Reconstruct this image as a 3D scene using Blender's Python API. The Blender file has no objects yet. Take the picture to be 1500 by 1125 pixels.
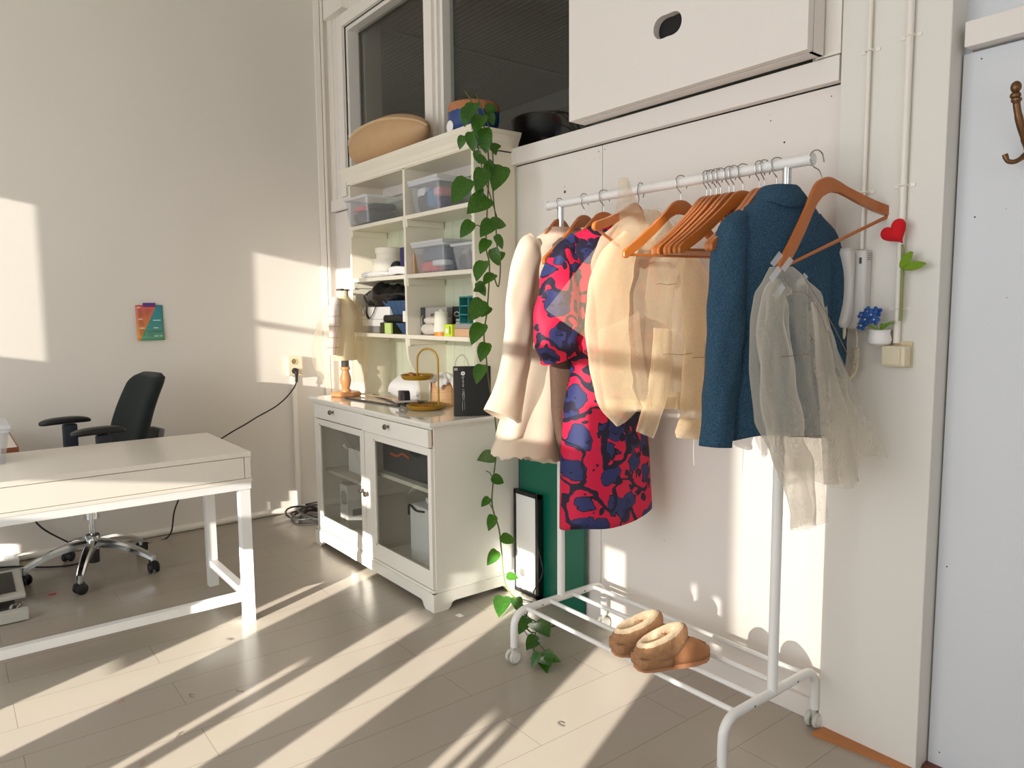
import bpy, bmesh, math, random
from mathutils import Vector, Matrix, noise
random.seed(7)
C = bpy.context.scene
COL = C.collection
PI = math.pi
R_ = math.radians

# ------------------------------------------------------------------ camera
CAM = Vector((4.83, -2.22, 1.365)); FOC = 1076.73
AZ, EL, RO = R_(142.116), R_(-5.7363), R_(.4662)
_f = Vector((math.cos(AZ)*math.cos(EL), math.sin(AZ)*math.cos(EL), math.sin(EL)))
_r0 = Vector((math.sin(AZ), -math.cos(AZ), 0)); _d0 = _f.cross(_r0)
_r = _r0*math.cos(RO) + _d0*math.sin(RO); _d = _d0*math.cos(RO) - _r0*math.sin(RO)
cd = bpy.data.cameras.new('camera'); cam = bpy.data.objects.new('camera', cd); COL.objects.link(cam)
cd.sensor_width = 36; cd.sensor_fit = 'HORIZONTAL'; cd.lens = FOC/1500*36; cd.clip_start = .05
cam.matrix_world = Matrix(((_r.x, -_d.x, -_f.x, CAM.x), (_r.y, -_d.y, -_f.y, CAM.y), (_r.z, -_d.z, -_f.z, CAM.z), (0, 0, 0, 1)))
C.camera = cam

def at(u, v, axis, val):
    """point of the place on the plane axis=val seen at photo pixel u, v (measuring aid)"""
    d = _r*((u-750)/FOC) + _d*((v-562.5)/FOC) + _f
    return CAM + d*((val-CAM[axis])/d[axis])

# ------------------------------------------------------------------ light and exposure
C.view_settings.view_transform = 'Standard'; C.view_settings.look = 'None'
C.view_settings.exposure = 0.27; C.view_settings.gamma = 1.0; C.view_settings.use_curve_mapping = False
C.cycles.max_bounces = 10; C.cycles.diffuse_bounces = 6; C.cycles.transparent_max_bounces = 24
C.cycles.caustics_reflective = False; C.cycles.caustics_refractive = False
C.cycles.sample_clamp_indirect = 6
w = bpy.data.worlds.new('sky'); C.world = w; w.use_nodes = True
w.node_tree.nodes['Background'].inputs[0].default_value = (.75, .86, 1, 1)
w.node_tree.nodes['Background'].inputs[1].default_value = .8

def light(name, kind, loc, direction, energy, color, **kw):
    l = bpy.data.lights.new(name, kind); l.energy = energy; l.color = color
    for k, v in kw.items(): setattr(l, k, v)
    o = bpy.data.objects.new(name, l); COL.objects.link(o); o.location = loc
    o.rotation_euler = Vector(direction).to_track_quat('-Z', 'Y').to_euler(); return o
SAZ = R_(23.0); SUNDIR = Vector((-math.sin(SAZ), math.cos(SAZ), -.16))
light('sun', 'SUN', (5, -8, 3), SUNDIR, 25.0, (1, .94, .845), angle=R_(.3))
# glare of the sun thrown back by a window across the courtyard
GL = Vector((-2.58, -12, 3.66))
light('glare', 'SPOT', GL, Vector((3.42, 0, .9))-GL, 6500, (1, .93, .80), shadow_soft_size=.04, spot_size=R_(6.4), spot_blend=.1)
# daylight of the window front behind the camera
light('daylight', 'AREA', (2.4, -5.0, 1.65), (-.16, 1, -.0), 108, (.93, .965, 1), shape='RECTANGLE', size=4.6, size_y=2.8)

# fill lamp added right of the camera to brighten the left wall
light('side_fill', 'AREA', (7.1, -3.2, 1.5), (-1, .1, -.05), 33, (.96, .98, 1), shape='RECTANGLE', size=3.2, size_y=2.2)

# ------------------------------------------------------------------ materials
def lin(c):
    return tuple(((x/255)/12.92 if x/255 <= .04045 else ((x/255+.055)/1.055)**2.4) for x in c) + (1,)
MATS = {}
def mat(name, col, rough=.5, metal=0, var=0, vscale=8, bump=0, bscale=200, coat=0, spec=.5):
    if name in MATS: return MATS[name]
    m = bpy.data.materials.new(name); m.use_nodes = True; n = m.node_tree.nodes; L = m.node_tree.links
    b = n['Principled BSDF']; b.inputs['Base Color'].default_value = lin(col)
    b.inputs['Roughness'].default_value = rough; b.inputs['Metallic'].default_value = metal
    b.inputs['Coat Weight'].default_value = coat; b.inputs['Specular IOR Level'].default_value = spec
    tc = n.new('ShaderNodeTexCoord')
    if var:
        t = n.new('ShaderNodeTexNoise'); t.inputs['Scale'].default_value = vscale; t.inputs['Detail'].default_value = 4
        L.new(tc.outputs['Object'], t.inputs['Vector'])
        mx = n.new('ShaderNodeMix'); mx.data_type = 'RGBA'; c = lin(col)
        mx.inputs[6].default_value = tuple(x*(1-var) for x in c[:3])+(1,); mx.inputs[7].default_value = tuple(min(1, x*(1+var)) for x in c[:3])+(1,)
        L.new(t.outputs['Fac'], mx.inputs[0]); L.new(mx.outputs[2], b.inputs['Base Color'])
    if bump:
        t = n.new('ShaderNodeTexNoise'); t.inputs['Scale'].default_value = bscale; L.new(tc.outputs['Object'], t.inputs['Vector'])
        bp = n.new('ShaderNodeBump'); bp.inputs['Strength'].default_value = bump; bp.inputs['Distance'].default_value = .002
        L.new(t.outputs['Fac'], bp.inputs['Height']); L.new(bp.outputs[0], b.inputs['Normal'])
    MATS[name] = m; return m
def nodes(name):
    m = bpy.data.materials.new(name); m.use_nodes = True; MATS[name] = m
    n = m.node_tree.nodes; return m, n, m.node_tree.links, n['Principled BSDF'], n['Material Output']
def ramp(n, stops, interp='LINEAR'):
    r = n.new('ShaderNodeValToRGB'); r.color_ramp.interpolation = interp
    e = r.color_ramp.elements
    while len(e) < len(stops): e.new(.5)
    for k, (p, c) in enumerate(stops): e[k].position = p; e[k].color = lin(c) if max(c) > 1 else c
    return r

WALL = mat('white_wall_paint', (221, 215, 206), .6, var=.03, vscale=1.5, bump=.15, bscale=60)
PANEL = mat('white_panel_paint', (230, 224, 218), .45, var=.02, vscale=2, bump=.05, bscale=30)
COOL = mat('cool_white_door_paint', (211, 214, 219), .45, var=.02, vscale=2)
WOODW = mat('white_gloss_wood_paint', (236, 231, 222), .3, var=.015)
CREAM = mat('cream_furniture_lacquer', (233, 226, 208), .28, var=.02, vscale=3)
SIDEW = mat('white_furniture_lacquer', (234, 231, 222), .25, var=.02, vscale=3)
INNER = mat('dull_inner_lacquer', (205, 200, 186), .5, var=.03)
DESKW = mat('white_desk_lacquer', (228, 222, 210), .22, var=.01)
METALW = mat('white_powder_coat', (232, 232, 230), .3)
CHROME = mat('chrome', (205, 208, 210), .14, 1)
STEEL = mat('steel_wire', (170, 170, 168), .25, 1)
PEWTER = mat('pewter', (122, 114, 106), .3, .85)
BLACK = mat('black_plastic', (24, 25, 28), .45)
BLACKF = mat('black_chair_fabric', (17, 26, 27), .9, var=.2, vscale=60, bump=.3, bscale=400)
NAVYP = mat('dark_blue_plastic', (38, 45, 58), .5)
RUBBER = mat('black_rubber', (26, 24, 24), .6)
GREYP = mat('pale_grey_plastic', (196, 196, 186), .45)
GREYD = mat('dark_grey_rubber', (72, 70, 66), .7)
IVORY = mat('ivory_plastic', (226, 214, 186), .35)
IVORYD = mat('ivory_shade_plastic', (213, 199, 164), .4)
WHITEP = mat('white_plastic', (232, 232, 230), .3)
GREYSH = mat('grey_white_plastic', (212, 210, 208), .28)
GREEN = mat('green_board', (4, 92, 72), .35, var=.03)
BLACKW = mat('black_frame_wood', (20, 20, 22), .4)
PAPER = mat('white_paper', (235, 233, 230), .6)
ORANGEW = mat('orange_wood', (176, 112, 60), .5, var=.12, vscale=20)
TERRA = mat('terracotta_edge', (150, 86, 58), .5)
REDWOOD = mat('dark_red_threshold', (100, 48, 32), .5)
RED = mat('red_crochet', (205, 14, 28), .9, var=.15, vscale=120, bump=.8, bscale=260)
LEAFG = mat('green_crochet', (116, 152, 32), .9, var=.15, vscale=120, bump=.8, bscale=260)
STEMG = mat('green_crochet_stem', (138, 150, 92), .9, bump=.6, bscale=260)
BLUEF = mat('blue_petals', (36, 84, 160), .7, var=.25, vscale=80)
YELL = mat('pale_yellow_centre', (235, 214, 170), .7)
GRASS = mat('fresh_green_leaf', (128, 170, 58), .6)
POTW = mat('white_glaze', (240, 238, 238), .25)
BRASS = mat('aged_brass_paint', (160, 122, 30), .32, .35)
BRONZE = mat('bronze', (116, 84, 56), .35, .75, var=.25, vscale=30)
TANL = mat('tan_paper_skin', (190, 154, 114), .55, var=.10, vscale=10, bump=.4, bscale=18)
TANS = mat('tan_seam_skin', (214, 188, 150), .6, var=.10, vscale=14)
BLUEP = mat('blue_glaze', (28, 62, 120), .3, var=.25, vscale=14)
DARKP = mat('dark_brown_glaze', (34, 24, 24), .4)
RIMO = mat('raw_orange_clay', (172, 112, 70), .7, var=.25, vscale=40)
SOIL = mat('dark_soil', (48, 36, 28), .95, var=.3, vscale=60, bump=1, bscale=80)
VINE = mat('green_brown_vine', (86, 92, 44), .6, var=.2, vscale=30)
MANN = mat('linen_dummy_skin', (229, 212, 178), .8, var=.04, bump=.3, bscale=400)
TURNED = mat('varnished_beech', (206, 146, 94), .35, var=.10, vscale=18)
PINE = mat('pale_bentwood', (226, 178, 130), .5, var=.10, vscale=10)
BOXW = mat('white_card', (236, 234, 230), .6)
BOXWARM = mat('warm_white_card', (240, 232, 216), .6)
NAVY = mat('navy_card', (50, 46, 98), .6)
BLACKC = mat('black_card', (22, 22, 22), .55)
BLACKBAG = mat('black_bin_bag', (16, 15, 17), .28, bump=1, bscale=28)
DENIM = mat('blue_denim', (58, 84, 118), .9, var=.3, vscale=90, bump=.4, bscale=400)
OLIVE = mat('dark_olive_tin', (54, 58, 30), .45)
LIME = mat('lime_label', (206, 224, 60), .5)
LIMEP = mat('pale_lime_label', (200, 222, 132), .5)
TEAL = mat('teal_drawer_front', (46, 132, 128), .35)
TEALD = mat('dark_teal_pocket', (36, 82, 84), .5)
GREYB = mat('warm_grey_card', (150, 144, 140), .6)
KRAFT = mat('kraft_card', (205, 164, 126), .7)
PHOTO = mat('grey_photo_card', (172, 166, 162), .4)
CHARC = mat('charcoal_card', (62, 64, 62), .5)
INK = mat('black_ink', (24, 22, 22), .6)
LETTER = mat('pale_grey_ink', (196, 196, 192), .6)
STRAW = mat('sheer_cuff_brown', (120, 96, 76), .8)
THREAD = mat('cream_thread', (240, 236, 218), .85, bump=.4, bscale=300)
ORANGEP = mat('orange_plastic', (236, 150, 40), .4)
PINCU = mat('speckled_linen', (206, 196, 184), .9, var=.10, vscale=60)
CLOTHW = mat('white_cotton', (240, 238, 236), .9, var=.03, vscale=10)
GREYT = mat('grey_tool_plastic', (150, 140, 134), .45)
COPPER = mat('copper_brown_bits', (170, 104, 58), .4, .4, var=.4, vscale=60)
HANGW = mat('varnished_hanger_wood', (176, 100, 42), .32, var=.12, vscale=14, coat=.3)
SOLE = mat('tan_rubber_sole', (186, 126, 88), .7)
SUEDE = mat('tan_suede', (164, 112, 74), .85, var=.12, vscale=24, bump=.3, bscale=200)
FURD = mat('brown_shearling', (164, 122, 86), 1, var=.35, vscale=70, bump=1, bscale=180)
FUR = mat('cream_shearling', (234, 208, 174), 1, var=.25, vscale=70, bump=1, bscale=180)
PINKP = mat('faded_pink_thing', (190, 150, 152), .7)
DARKBOX = mat('dark_grey_tool_box', (48, 52, 52), .5)
TAPE = mat('charcoal_tape_block', (78, 72, 66), .5)
GREYL = mat('grey_stone_lid', (150, 146, 138), .6)
STICK = mat('dark_rule_stick', (70, 62, 58), .5)
STICKW = mat('pale_wood_stick', (206, 170, 140), .6)
MIX1 = mat('grey_blue_cloth', (92, 104, 116), .9, var=.3, vscale=20)
MIX2 = mat('coral_cloth', (226, 98, 92), .9, var=.1)
MIX3 = mat('dark_cloth', (58, 60, 66), .9, var=.3, vscale=20)
MIX4 = mat('sky_blue_cloth', (74, 130, 168), .9, var=.2, vscale=30)
MIX5 = mat('dusty_pink_cloth', (208, 140, 150), .9, var=.1)
ROOMD = mat('darkened_plaster', (112, 104, 92), .8)  # plaster of the room beyond, its lack of light put into the colour
BROWNF = mat('brown_wool', (92, 70, 58), .95, var=.25, vscale=120, bump=.5, bscale=300)
REDSCRAP = mat('red_felt', (214, 28, 52), .8)

def m_floor():
    m, n, L, b, o = nodes('painted_floor_planks')
    tc = n.new('ShaderNodeTexCoord'); mp = n.new('ShaderNodeMapping'); mp.inputs['Rotation'].default_value = (0, 0, PI/2); mp.inputs['Location'].default_value = (.3, .06, 0)
    br = n.new('ShaderNodeTexBrick'); br.inputs['Scale'].default_value = 1; br.inputs['Brick Width'].default_value = 1.29; br.inputs['Row Height'].default_value = .193
    br.inputs['Mortar Size'].default_value = .0009; br.inputs['Mortar Smooth'].default_value = .3; br.offset = .37
    br.inputs['Color1'].default_value = lin((170, 161, 148)); br.inputs['Color2'].default_value = lin((168, 159, 147)); br.inputs['Mortar'].default_value = lin((112, 103, 92))
    L.new(tc.outputs['Object'], mp.inputs[0]); L.new(mp.outputs[0], br.inputs['Vector'])
    no = n.new('ShaderNodeTexNoise'); no.inputs['Scale'].default_value = 3; no.inputs['Detail'].default_value = 6; L.new(tc.outputs['Object'], no.inputs['Vector'])
    mx = n.new('ShaderNodeMix'); mx.data_type = 'RGBA'; mx.blend_type = 'MULTIPLY'; mx.inputs[0].default_value = .07
    L.new(br.outputs['Color'], mx.inputs[6]); L.new(no.outputs['Color'], mx.inputs[7]); L.new(mx.outputs[2], b.inputs['Base Color'])
    b.inputs['Roughness'].default_value = .26
    bp = n.new('ShaderNodeBump'); bp.inputs['Strength'].default_value = .25; bp.inputs['Distance'].default_value = .001; bp.invert = True
    L.new(br.outputs['Fac'], bp.inputs['Height']); L.new(bp.outputs[0], b.inputs['Normal']); return m
FLOOR = m_floor()

def m_bead():
    m, n, L, b, o = nodes('sage_beadboard'); b.inputs['Base Color'].default_value = lin((214, 218, 194)); b.inputs['Roughness'].default_value = .4
    tc = n.new('ShaderNodeTexCoord'); wv = n.new('ShaderNodeTexWave'); wv.wave_profile = 'SAW'; wv.inputs['Scale'].default_value = 3.3
    L.new(tc.outputs['Object'], wv.inputs['Vector'])
    r = ramp(n, [(0, (0, 0, 0, 1)), (.06, (1, 1, 1, 1)), (.94, (1, 1, 1, 1)), (1, (0, 0, 0, 1))]); L.new(wv.outputs['Fac'], r.inputs[0])
    bp = n.new('ShaderNodeBump'); bp.inputs['Strength'].default_value = .8; bp.inputs['Distance'].default_value = .004
    L.new(r.outputs[0], bp.inputs['Height']); L.new(bp.outputs[0], b.inputs['Normal']); return m
BEAD = m_bead()

def m_glass(name, tint, gloss, milk=0, milkcol=(230, 232, 235)):
    m, n, L, b, o = nodes(name)
    tr = n.new('ShaderNodeBsdfTransparent'); tr.inputs[0].default_value = tint
    gl = n.new('ShaderNodeBsdfGlossy'); gl.inputs['Roughness'].default_value = .03
    fr = n.new('ShaderNodeLayerWeight'); fr.inputs['Blend'].default_value = .5
    mt = n.new('ShaderNodeMath'); mt.operation = 'MULTIPLY_ADD'; mt.inputs[1].default_value = gloss; mt.inputs[2].default_value = .035
    pw = n.new('ShaderNodeMath'); pw.operation = 'POWER'; pw.inputs[1].default_value = 3
    L.new(fr.outputs['Facing'], pw.inputs[0]); L.new(pw.outputs[0], mt.inputs[0])
    m1 = n.new('ShaderNodeMixShader'); L.new(mt.outputs[0], m1.inputs[0])
    if milk:
        b.inputs['Base Color'].default_value = lin(milkcol); b.inputs['Roughness'].default_value = .35
        m2 = n.new('ShaderNodeMixShader'); m2.inputs[0].default_value = milk; L.new(tr.outputs[0], m2.inputs[1]); L.new(b.outputs[0], m2.inputs[2])
        L.new(m2.outputs[0], m1.inputs[1])
    else: L.new(tr.outputs[0], m1.inputs[1])
    L.new(gl.outputs[0], m1.inputs[2]); L.new(m1.outputs[0], o.inputs[0]); return m
GLASS = m_glass('window_glass', (.86, .88, .86, 1), .35)
CABGLASS = m_glass('cabinet_glass', (.93, .94, .93, 1), .4)
BINP = m_glass('clear_bin_plastic', (.97, .98, 1, 1), .3, milk=.13)
LIDP = m_glass('milky_lid_plastic', (.97, .98, 1, 1), .3, milk=.6)
TRAYP = m_glass('clear_clip_plastic', (.97, .98, 1, 1), .3, milk=.35)

def m_cloth(name, col, transl=.35, weave=500, var=.05, bump=.3):
    m, n, L, b, o = nodes(name); b.inputs['Roughness'].default_value = .9; b.inputs['Specular IOR Level'].default_value = .15
    tc = n.new('ShaderNodeTexCoord'); no = n.new('ShaderNodeTexNoise'); no.inputs['Scale'].default_value = 6; no.inputs['Detail'].default_value = 5
    L.new(tc.outputs['Object'], no.inputs['Vector']); c = lin(col)
    r = ramp(n, [(.3, tuple(x*(1-var) for x in c[:3])+(1,)), (.7, tuple(min(1, x*(1+var)) for x in c[:3])+(1,))]); L.new(no.outputs['Fac'], r.inputs[0])
    L.new(r.outputs[0], b.inputs['Base Color'])
    n2 = n.new('ShaderNodeTexNoise'); n2.inputs['Scale'].default_value = weave; L.new(tc.outputs['Object'], n2.inputs['Vector'])
    bp = n.new('ShaderNodeBump'); bp.inputs['Strength'].default_value = bump; bp.inputs['Distance'].default_value = .001
    L.new(n2.outputs['Fac'], bp.inputs['Height']); L.new(bp.outputs[0], b.inputs['Normal'])
    t = n.new('ShaderNodeBsdfTranslucent'); L.new(r.outputs[0], t.inputs[0])
    mx = n.new('ShaderNodeMixShader'); mx.inputs[0].default_value = transl
    L.new(b.outputs[0], mx.inputs[1]); L.new(t.outputs[0], mx.inputs[2]); L.new(mx.outputs[0], o.inputs[0]); return m
COATM = m_cloth('cream_cotton', (240, 226, 206), .3)
COATP = m_cloth('blush_lining_cotton', (238, 208, 188), .3)

def m_sheer(name, col, alpha, transl=.5, edge=.45):
    m, n, L, b, o = nodes(name); b.inputs['Roughness'].default_value = .8; b.inputs['Base Color'].default_value = lin(col); b.inputs['Specular IOR Level'].default_value = .2
    t = n.new('ShaderNodeBsdfTranslucent'); t.inputs[0].default_value = lin(col)
    m1 = n.new('ShaderNodeMixShader'); m1.inputs[0].default_value = transl; L.new(b.outputs[0], m1.inputs[1]); L.new(t.outputs[0], m1.inputs[2])
    tr = n.new('ShaderNodeBsdfTransparent'); tr.inputs[0].default_value = (1, .99, .97, 1)
    tc = n.new('ShaderNodeTexCoord'); no = n.new('ShaderNodeTexNoise'); no.inputs['Scale'].default_value = 140; no.inputs['Distortion'].default_value = 1.5
    mp = n.new('ShaderNodeMapping'); mp.inputs['Scale'].default_value = (1, 1, .6); L.new(tc.outputs['Object'], mp.inputs[0]); L.new(mp.outputs[0], no.inputs['Vector'])
    lw = n.new('ShaderNodeLayerWeight'); lw.inputs[0].default_value = .35
    a = n.new('ShaderNodeMath'); a.operation = 'MULTIPLY_ADD'; a.inputs[1].default_value = .14; a.inputs[2].default_value = alpha-.07; L.new(no.outputs['Fac'], a.inputs[0])
    a2 = n.new('ShaderNodeMath'); a2.operation = 'MULTIPLY_ADD'; a2.inputs[1].default_value = edge; a2.use_clamp = True
    L.new(lw.outputs['Facing'], a2.inputs[0]); L.new(a.outputs[0], a2.inputs[2])
    mx = n.new('ShaderNodeMixShader'); L.new(a2.outputs[0], mx.inputs[0]); L.new(tr.outputs[0], mx.inputs[1]); L.new(m1.outputs[0], mx.inputs[2]); L.new(mx.outputs[0], o.inputs[0]); return m
ORG = m_sheer('cream_organza', (246, 230, 200), .36)
ORGL = m_sheer('thin_cream_organza', (246, 234, 210), .20)
ORGT = m_sheer('finest_cream_organza', (246, 234, 210), .11, edge=.22)
ORGW = m_sheer('white_organza', (228, 223, 212), .27)
ORGWL = m_sheer('thin_white_organza', (230, 225, 214), .20)
ORGS = m_sheer('dense_organza_seam', (240, 222, 190), .8)
ORGWS = m_sheer('dense_white_seam', (226, 218, 206), .72)

def m_blue():
    m, n, L, b, o = nodes('blue_textured_suiting'); b.inputs['Roughness'].default_value = .85; b.inputs['Specular IOR Level'].default_value = .2
    tc = n.new('ShaderNodeTexCoord'); v = n.new('ShaderNodeTexVoronoi'); v.inputs['Scale'].default_value = 260; L.new(tc.outputs['Object'], v.inputs['Vector'])
    r = ramp(n, [(.05, (68, 100, 122)), (.6, (42, 70, 92))]); L.new(v.outputs['Distance'], r.inputs[0]); L.new(r.outputs[0], b.inputs['Base Color'])
    bp = n.new('ShaderNodeBump'); bp.inputs['Strength'].default_value = .5; bp.inputs['Distance'].default_value = .002; bp.invert = True
    L.new(v.outputs['Distance'], bp.inputs['Height']); L.new(bp.outputs[0], b.inputs['Normal']); return m
BLUESUIT = m_blue()

def m_print():
    m, n, L, b, o = nodes('pink_and_navy_poppy_print'); b.inputs['Roughness'].default_value = .6; b.inputs['Specular IOR Level'].default_value = .3
    tc = n.new('ShaderNodeTexCoord'); mp = n.new('ShaderNodeMapping'); mp.inputs['Scale'].default_value = (.5, 1, 1); L.new(tc.outputs['Object'], mp.inputs[0])
    ns = n.new('ShaderNodeTexNoise'); ns.inputs['Scale'].default_value = 13; ns.inputs['Detail'].default_value = 3; L.new(mp.outputs[0], ns.inputs['Vector'])
    def warp(amount):
        vm = n.new('ShaderNodeVectorMath'); vm.operation = 'SUBTRACT'; vm.inputs[1].default_value = (.5, .5, .5); L.new(ns.outputs['Color'], vm.inputs[0])
        sc = n.new('ShaderNodeVectorMath'); sc.operation = 'SCALE'; sc.inputs['Scale'].default_value = amount; L.new(vm.outputs[0], sc.inputs[0])
        ad = n.new('ShaderNodeVectorMath'); ad.operation = 'ADD'; L.new(mp.outputs[0], ad.inputs[0]); L.new(sc.outputs[0], ad.inputs[1]); return ad
    wp = warp(.09)
    v = n.new('ShaderNodeTexVoronoi'); v.inputs['Scale'].default_value = 10.5; v.inputs['Randomness'].default_value = .85; L.new(wp.outputs[0], v.inputs['Vector'])
    flower = ramp(n, [(0, (40, 46, 92)), (.10, (40, 46, 92)), (.115, (18, 18, 36)), (.14, (44, 50, 98)), (.40, (42, 46, 90)), (.415, (20, 16, 32)), (.44, (20, 16, 32)), (.445, (200, 24, 66))], 'CONSTANT')
    L.new(v.outputs['Distance'], flower.inputs[0])
    wp2 = warp(.05); n3 = n.new('ShaderNodeTexNoise'); n3.inputs['Scale'].default_value = 7; n3.inputs['Detail'].default_value = 1; L.new(wp2.outputs[0], n3.inputs['Vector'])
    stem = ramp(n, [(0, (0, 0, 0, 1)), (.465, (1, 1, 1, 1)), (.515, (0, 0, 0, 1))], 'CONSTANT'); L.new(n3.outputs['Fac'], stem.inputs[0])
    v2 = n.new('ShaderNodeTexVoronoi'); v2.inputs['Scale'].default_value = 17; L.new(wp.outputs[0], v2.inputs['Vector'])
    lf = ramp(n, [(0, (1, 1, 1, 1)), (.31, (0, 0, 0, 1))], 'CONSTANT'); L.new(v2.outputs['Distance'], lf.inputs[0])
    mxx = n.new('ShaderNodeMix'); mxx.data_type = 'RGBA'; mxx.blend_type = 'LIGHTEN'; mxx.inputs[0].default_value = 1; L.new(stem.outputs[0], mxx.inputs[6]); L.new(lf.outputs[0], mxx.inputs[7])
    mx = n.new('ShaderNodeMix'); mx.data_type = 'RGBA'; L.new(mxx.outputs[2], mx.inputs[0]); L.new(flower.outputs[0], mx.inputs[6]); mx.inputs[7].default_value = lin((30, 26, 48))
    L.new(mx.outputs[2], b.inputs['Base Color']); return m
PRINT = m_print()

def m_leaf():
    m, n, L, b, o = nodes('variegated_pothos_leaf'); b.inputs['Roughness'].default_value = .35
    oi = n.new('ShaderNodeObjectInfo'); tc = n.new('ShaderNodeTexCoord')
    no = n.new('ShaderNodeTexNoise'); no.noise_dimensions = '4D'; no.inputs['Scale'].default_value = 26; no.inputs['Detail'].default_value = 3; no.inputs['Distortion'].default_value = 1
    L.new(tc.outputs['Object'], no.inputs['Vector']); mu = n.new('ShaderNodeMath'); mu.operation = 'MULTIPLY'; mu.inputs[1].default_value = 40; L.new(oi.outputs['Random'], mu.inputs[0]); L.new(mu.outputs[0], no.inputs['W'])
    r = ramp(n, [(.3, (20, 62, 20)), (.52, (34, 84, 26)), (.62, (50, 104, 32)), (.70, (158, 172, 74))]); L.new(no.outputs['Fac'], r.inputs[0]); L.new(r.outputs[0], b.inputs['Base Color'])
    t = n.new('ShaderNodeBsdfTranslucent'); t.inputs[0].default_value = lin((120, 176, 40))
    mx = n.new('ShaderNodeMixShader'); mx.inputs[0].default_value = .22; L.new(b.outputs[0], mx.inputs[1]); L.new(t.outputs[0], mx.inputs[2]); L.new(mx.outputs[0], o.inputs[0]); return m
LEAF = m_leaf()

def m_card():
    m, n, L, b, o = nodes('printed_card_face'); b.inputs['Roughness'].default_value = .6
    tc = n.new('ShaderNodeTexCoord'); sp = n.new('ShaderNodeSeparateXYZ'); L.new(tc.outputs['Generated'], sp.inputs[0])
    # diagonal split: orange left, teal right
    a = n.new('ShaderNodeMath'); a.operation = 'MULTIPLY_ADD'; a.inputs[1].default_value = .68; a.inputs[2].default_value = .10; L.new(sp.outputs['Z'], a.inputs[0])
    g = n.new('ShaderNodeMath'); g.operation = 'GREATER_THAN'; L.new(sp.outputs['Y'], g.inputs[0]); L.new(a.outputs[0], g.inputs[1])
    ro = ramp(n, [(0, (214, 150, 62)), (.55, (206, 118, 66)), (1, (206, 92, 92))]); L.new(sp.outputs['Z'], ro.inputs[0])
    rt = ramp(n, [(0, (96, 160, 120)), (.4, (62, 142, 136)), (1, (44, 136, 150))]); L.new(sp.outputs['Z'], rt.inputs[0])
    mx = n.new('ShaderNodeMix'); mx.data_type = 'RGBA'; L.new(g.outputs[0], mx.inputs[0]); L.new(ro.outputs[0], mx.inputs[6]); L.new(rt.outputs[0], mx.inputs[7]); L.new(mx.outputs[2], b.inputs['Base Color']); return m
CARD = m_card()

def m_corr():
    m, n, L, b, o = nodes('darkened_ribbed_ceiling'); b.inputs['Base Color'].default_value = lin((108, 98, 84)); b.inputs['Roughness'].default_value = .9  # base colour darkened to stand for the unlit room
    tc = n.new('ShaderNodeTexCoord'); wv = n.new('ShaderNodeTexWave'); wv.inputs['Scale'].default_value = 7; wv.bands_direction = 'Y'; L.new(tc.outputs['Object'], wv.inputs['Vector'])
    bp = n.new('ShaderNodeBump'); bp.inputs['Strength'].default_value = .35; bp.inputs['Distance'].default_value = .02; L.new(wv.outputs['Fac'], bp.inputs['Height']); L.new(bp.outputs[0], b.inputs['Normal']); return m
CORR = m_corr()

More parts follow.
